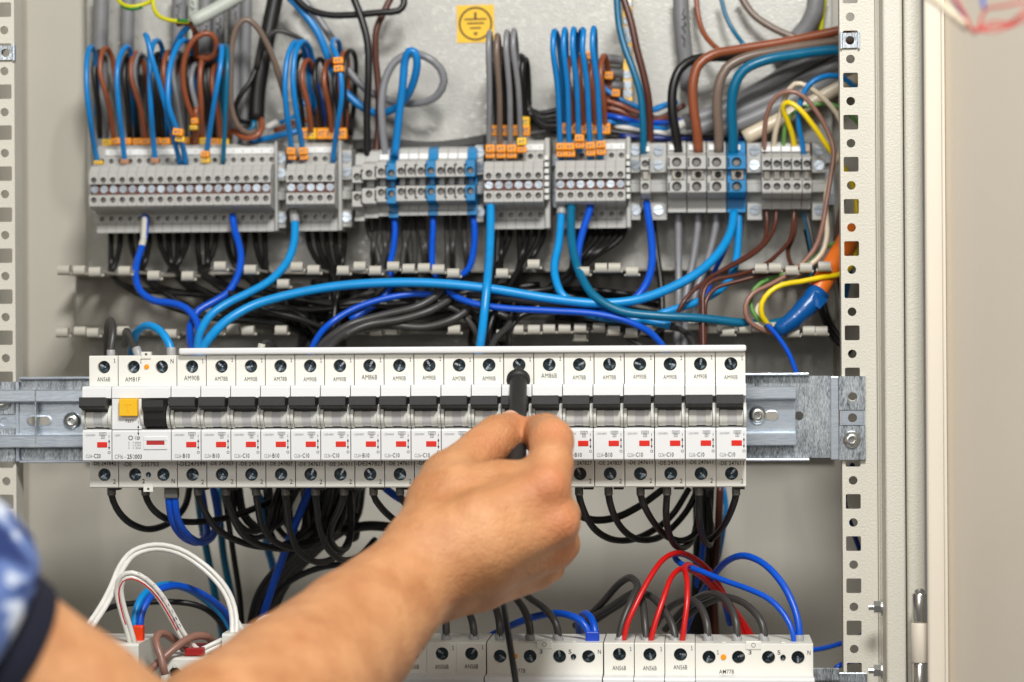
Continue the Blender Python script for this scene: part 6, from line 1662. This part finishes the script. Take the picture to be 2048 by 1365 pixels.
# sleeve: navy elastic cuff and a blue and white patterned sleeve
Pc = Vector(hp(103, 1450, -387)); Pd = Vector(hp(-200, 1240, -422)); axd = (Pd-Pc).normalized()
sc5 = mm(1, Pc)
ms = bpy.data.materials.new('sleeve_fabric'); ms.use_nodes = True; nt = ms.node_tree; b = nt.nodes['Principled BSDF']; b.inputs['Roughness'].default_value = .85
tc = nt.nodes.new('ShaderNodeTexCoord'); n1 = noise(38, 3); n1.inputs['Distortion'].default_value = 1.2
rp = nt.nodes.new('ShaderNodeValToRGB'); e = rp.color_ramp.elements
e[0].position = .38; e[0].color = (*s2l((.12, .19, .40)), 1); e[1].position = .62; e[1].color = (*s2l((.84, .87, .92)), 1)
q = e.new(.52); q.color = (*s2l((.38, .48, .70)), 1)
nt.links.new(n1.outputs[0], rp.inputs[0]); nt.links.new(rp.outputs[0], b.inputs['Base Color'])
M_cuff = mat('navy_rib', (.03, .05, .14), .85, bump=.4, bscale=900)
def ring_tube(prof, n=40, wob=0.0):
    e1 = axd.orthogonal().normalized(); e2 = axd.cross(e1); vs = []
    for s, r in prof:
        for i in range(n):
            t = 2*math.pi*i/n
            rr = r*(1+wob*math.sin(3*t+s*60)+wob*.6*math.sin(7*t+s*130))
            vs.append(Pc+axd*s+(e1*math.cos(t)+e2*math.sin(t))*rr)
    fs = [(k*n+i, k*n+(i+1) % n, (k+1)*n+(i+1) % n, (k+1)*n+i) for k in range(len(prof)-1) for i in range(n)]
    return vs, fs
def px2(s): return s*sc5
for nm, pr, mt, wob in (('sleeve_cuff', [(px2(166), .0430), (px2(168), .0462), (px2(176), .0475), (px2(215), .0482), (px2(246), .0485), (px2(250), .044)], M_cuff, .004),
                        ('shirt_sleeve', [(px2(240), .0470), (px2(244), .0515), (px2(254), .0570), (px2(280), .0610), (px2(340), .0630), (px2(450), .064), (px2(620), .066), (px2(800), .07)], ms, .016)):
    m = MB(); vs, fs = ring_tube(pr, 40, wob); m.faces(vs, fs); m.build(nm, mt, person, smooth=60)

# ------------------------------------------------------------------ test probe
tipp = U(1037, 729, .0035); far = U(1035, 872, -.064)
axp = (far-tipp).normalized()
pb = thing('test_probe', 'black handheld test probe with its metal tip on a breaker screw', 'probe', tipp)
M_rub = mat('worn_black_rubber', (.15, .145, .14), .55, var=.35, vscale=120, bump=.15, bscale=900)
MB().lathe((0, 0, 0), axp, [(.0003, 0), (.0009, .003), (.0010, .014)], 12).build('metal_tip', mat('tip_brass', (.55, .42, .28), .35, 1), pb, smooth=40)
MB().lathe((0, 0, 0), axp, [(.0016, .0045), (.0024, .0055), (.0040, .0135), (.0046, .0150)], 24).build('tip_guard', M_rub, pb, smooth=40)
MB().lathe((0, 0, 0), axp, [(.0046, .0149), (.0060, .0152), (.0068, .0166), (.0069, .0184), (.0060, .0200), (.0048, .0206)], 28).build('collar', M_rub, pb, smooth=40)
MB().lathe((0, 0, 0), axp, [(.0050, .0204), (.0050, .040), (.0049, .085), (.0052, .100), (.0050, .135), (.0036, .140), (.0028, .150)], 24).build('handle', M_rub, pb, smooth=40)
endp = tipp+axp*.148
P = [endp, endp+axp*.012+Vector((0, .004, -.008)), U(1004, 1165, -.105), U(1006, 1200, -.085), U(1014, 1255, -.070), U(1024, 1315, -.068), U(1034, 1385, -.070), U(1040, 1480, -.075)]
path = spline(P); vs, fs = tube([p-tipp for p in path], mm(7, P[3]), 10)
me = bpy.data.meshes.new('lead'); me.from_pydata([v[:] for v in vs], [], fs); me.polygons.foreach_set('use_smooth', [True]*len(me.polygons)); me.materials.append(WC['black'])
link('lead', me, pb)

# print that is too fine to pick apart counts as stuff
for o in COL.objects:
    st_ = o.name.split('.')[0]
    if st_ in ('printed_lettering', 'marker_print', 'cable_print', 'button_letter', 'printed_letter', 'earth_symbol', 'latch_slot'): o['kind'] = 'stuff'
    if 'path_r' in o: del o['path_r']
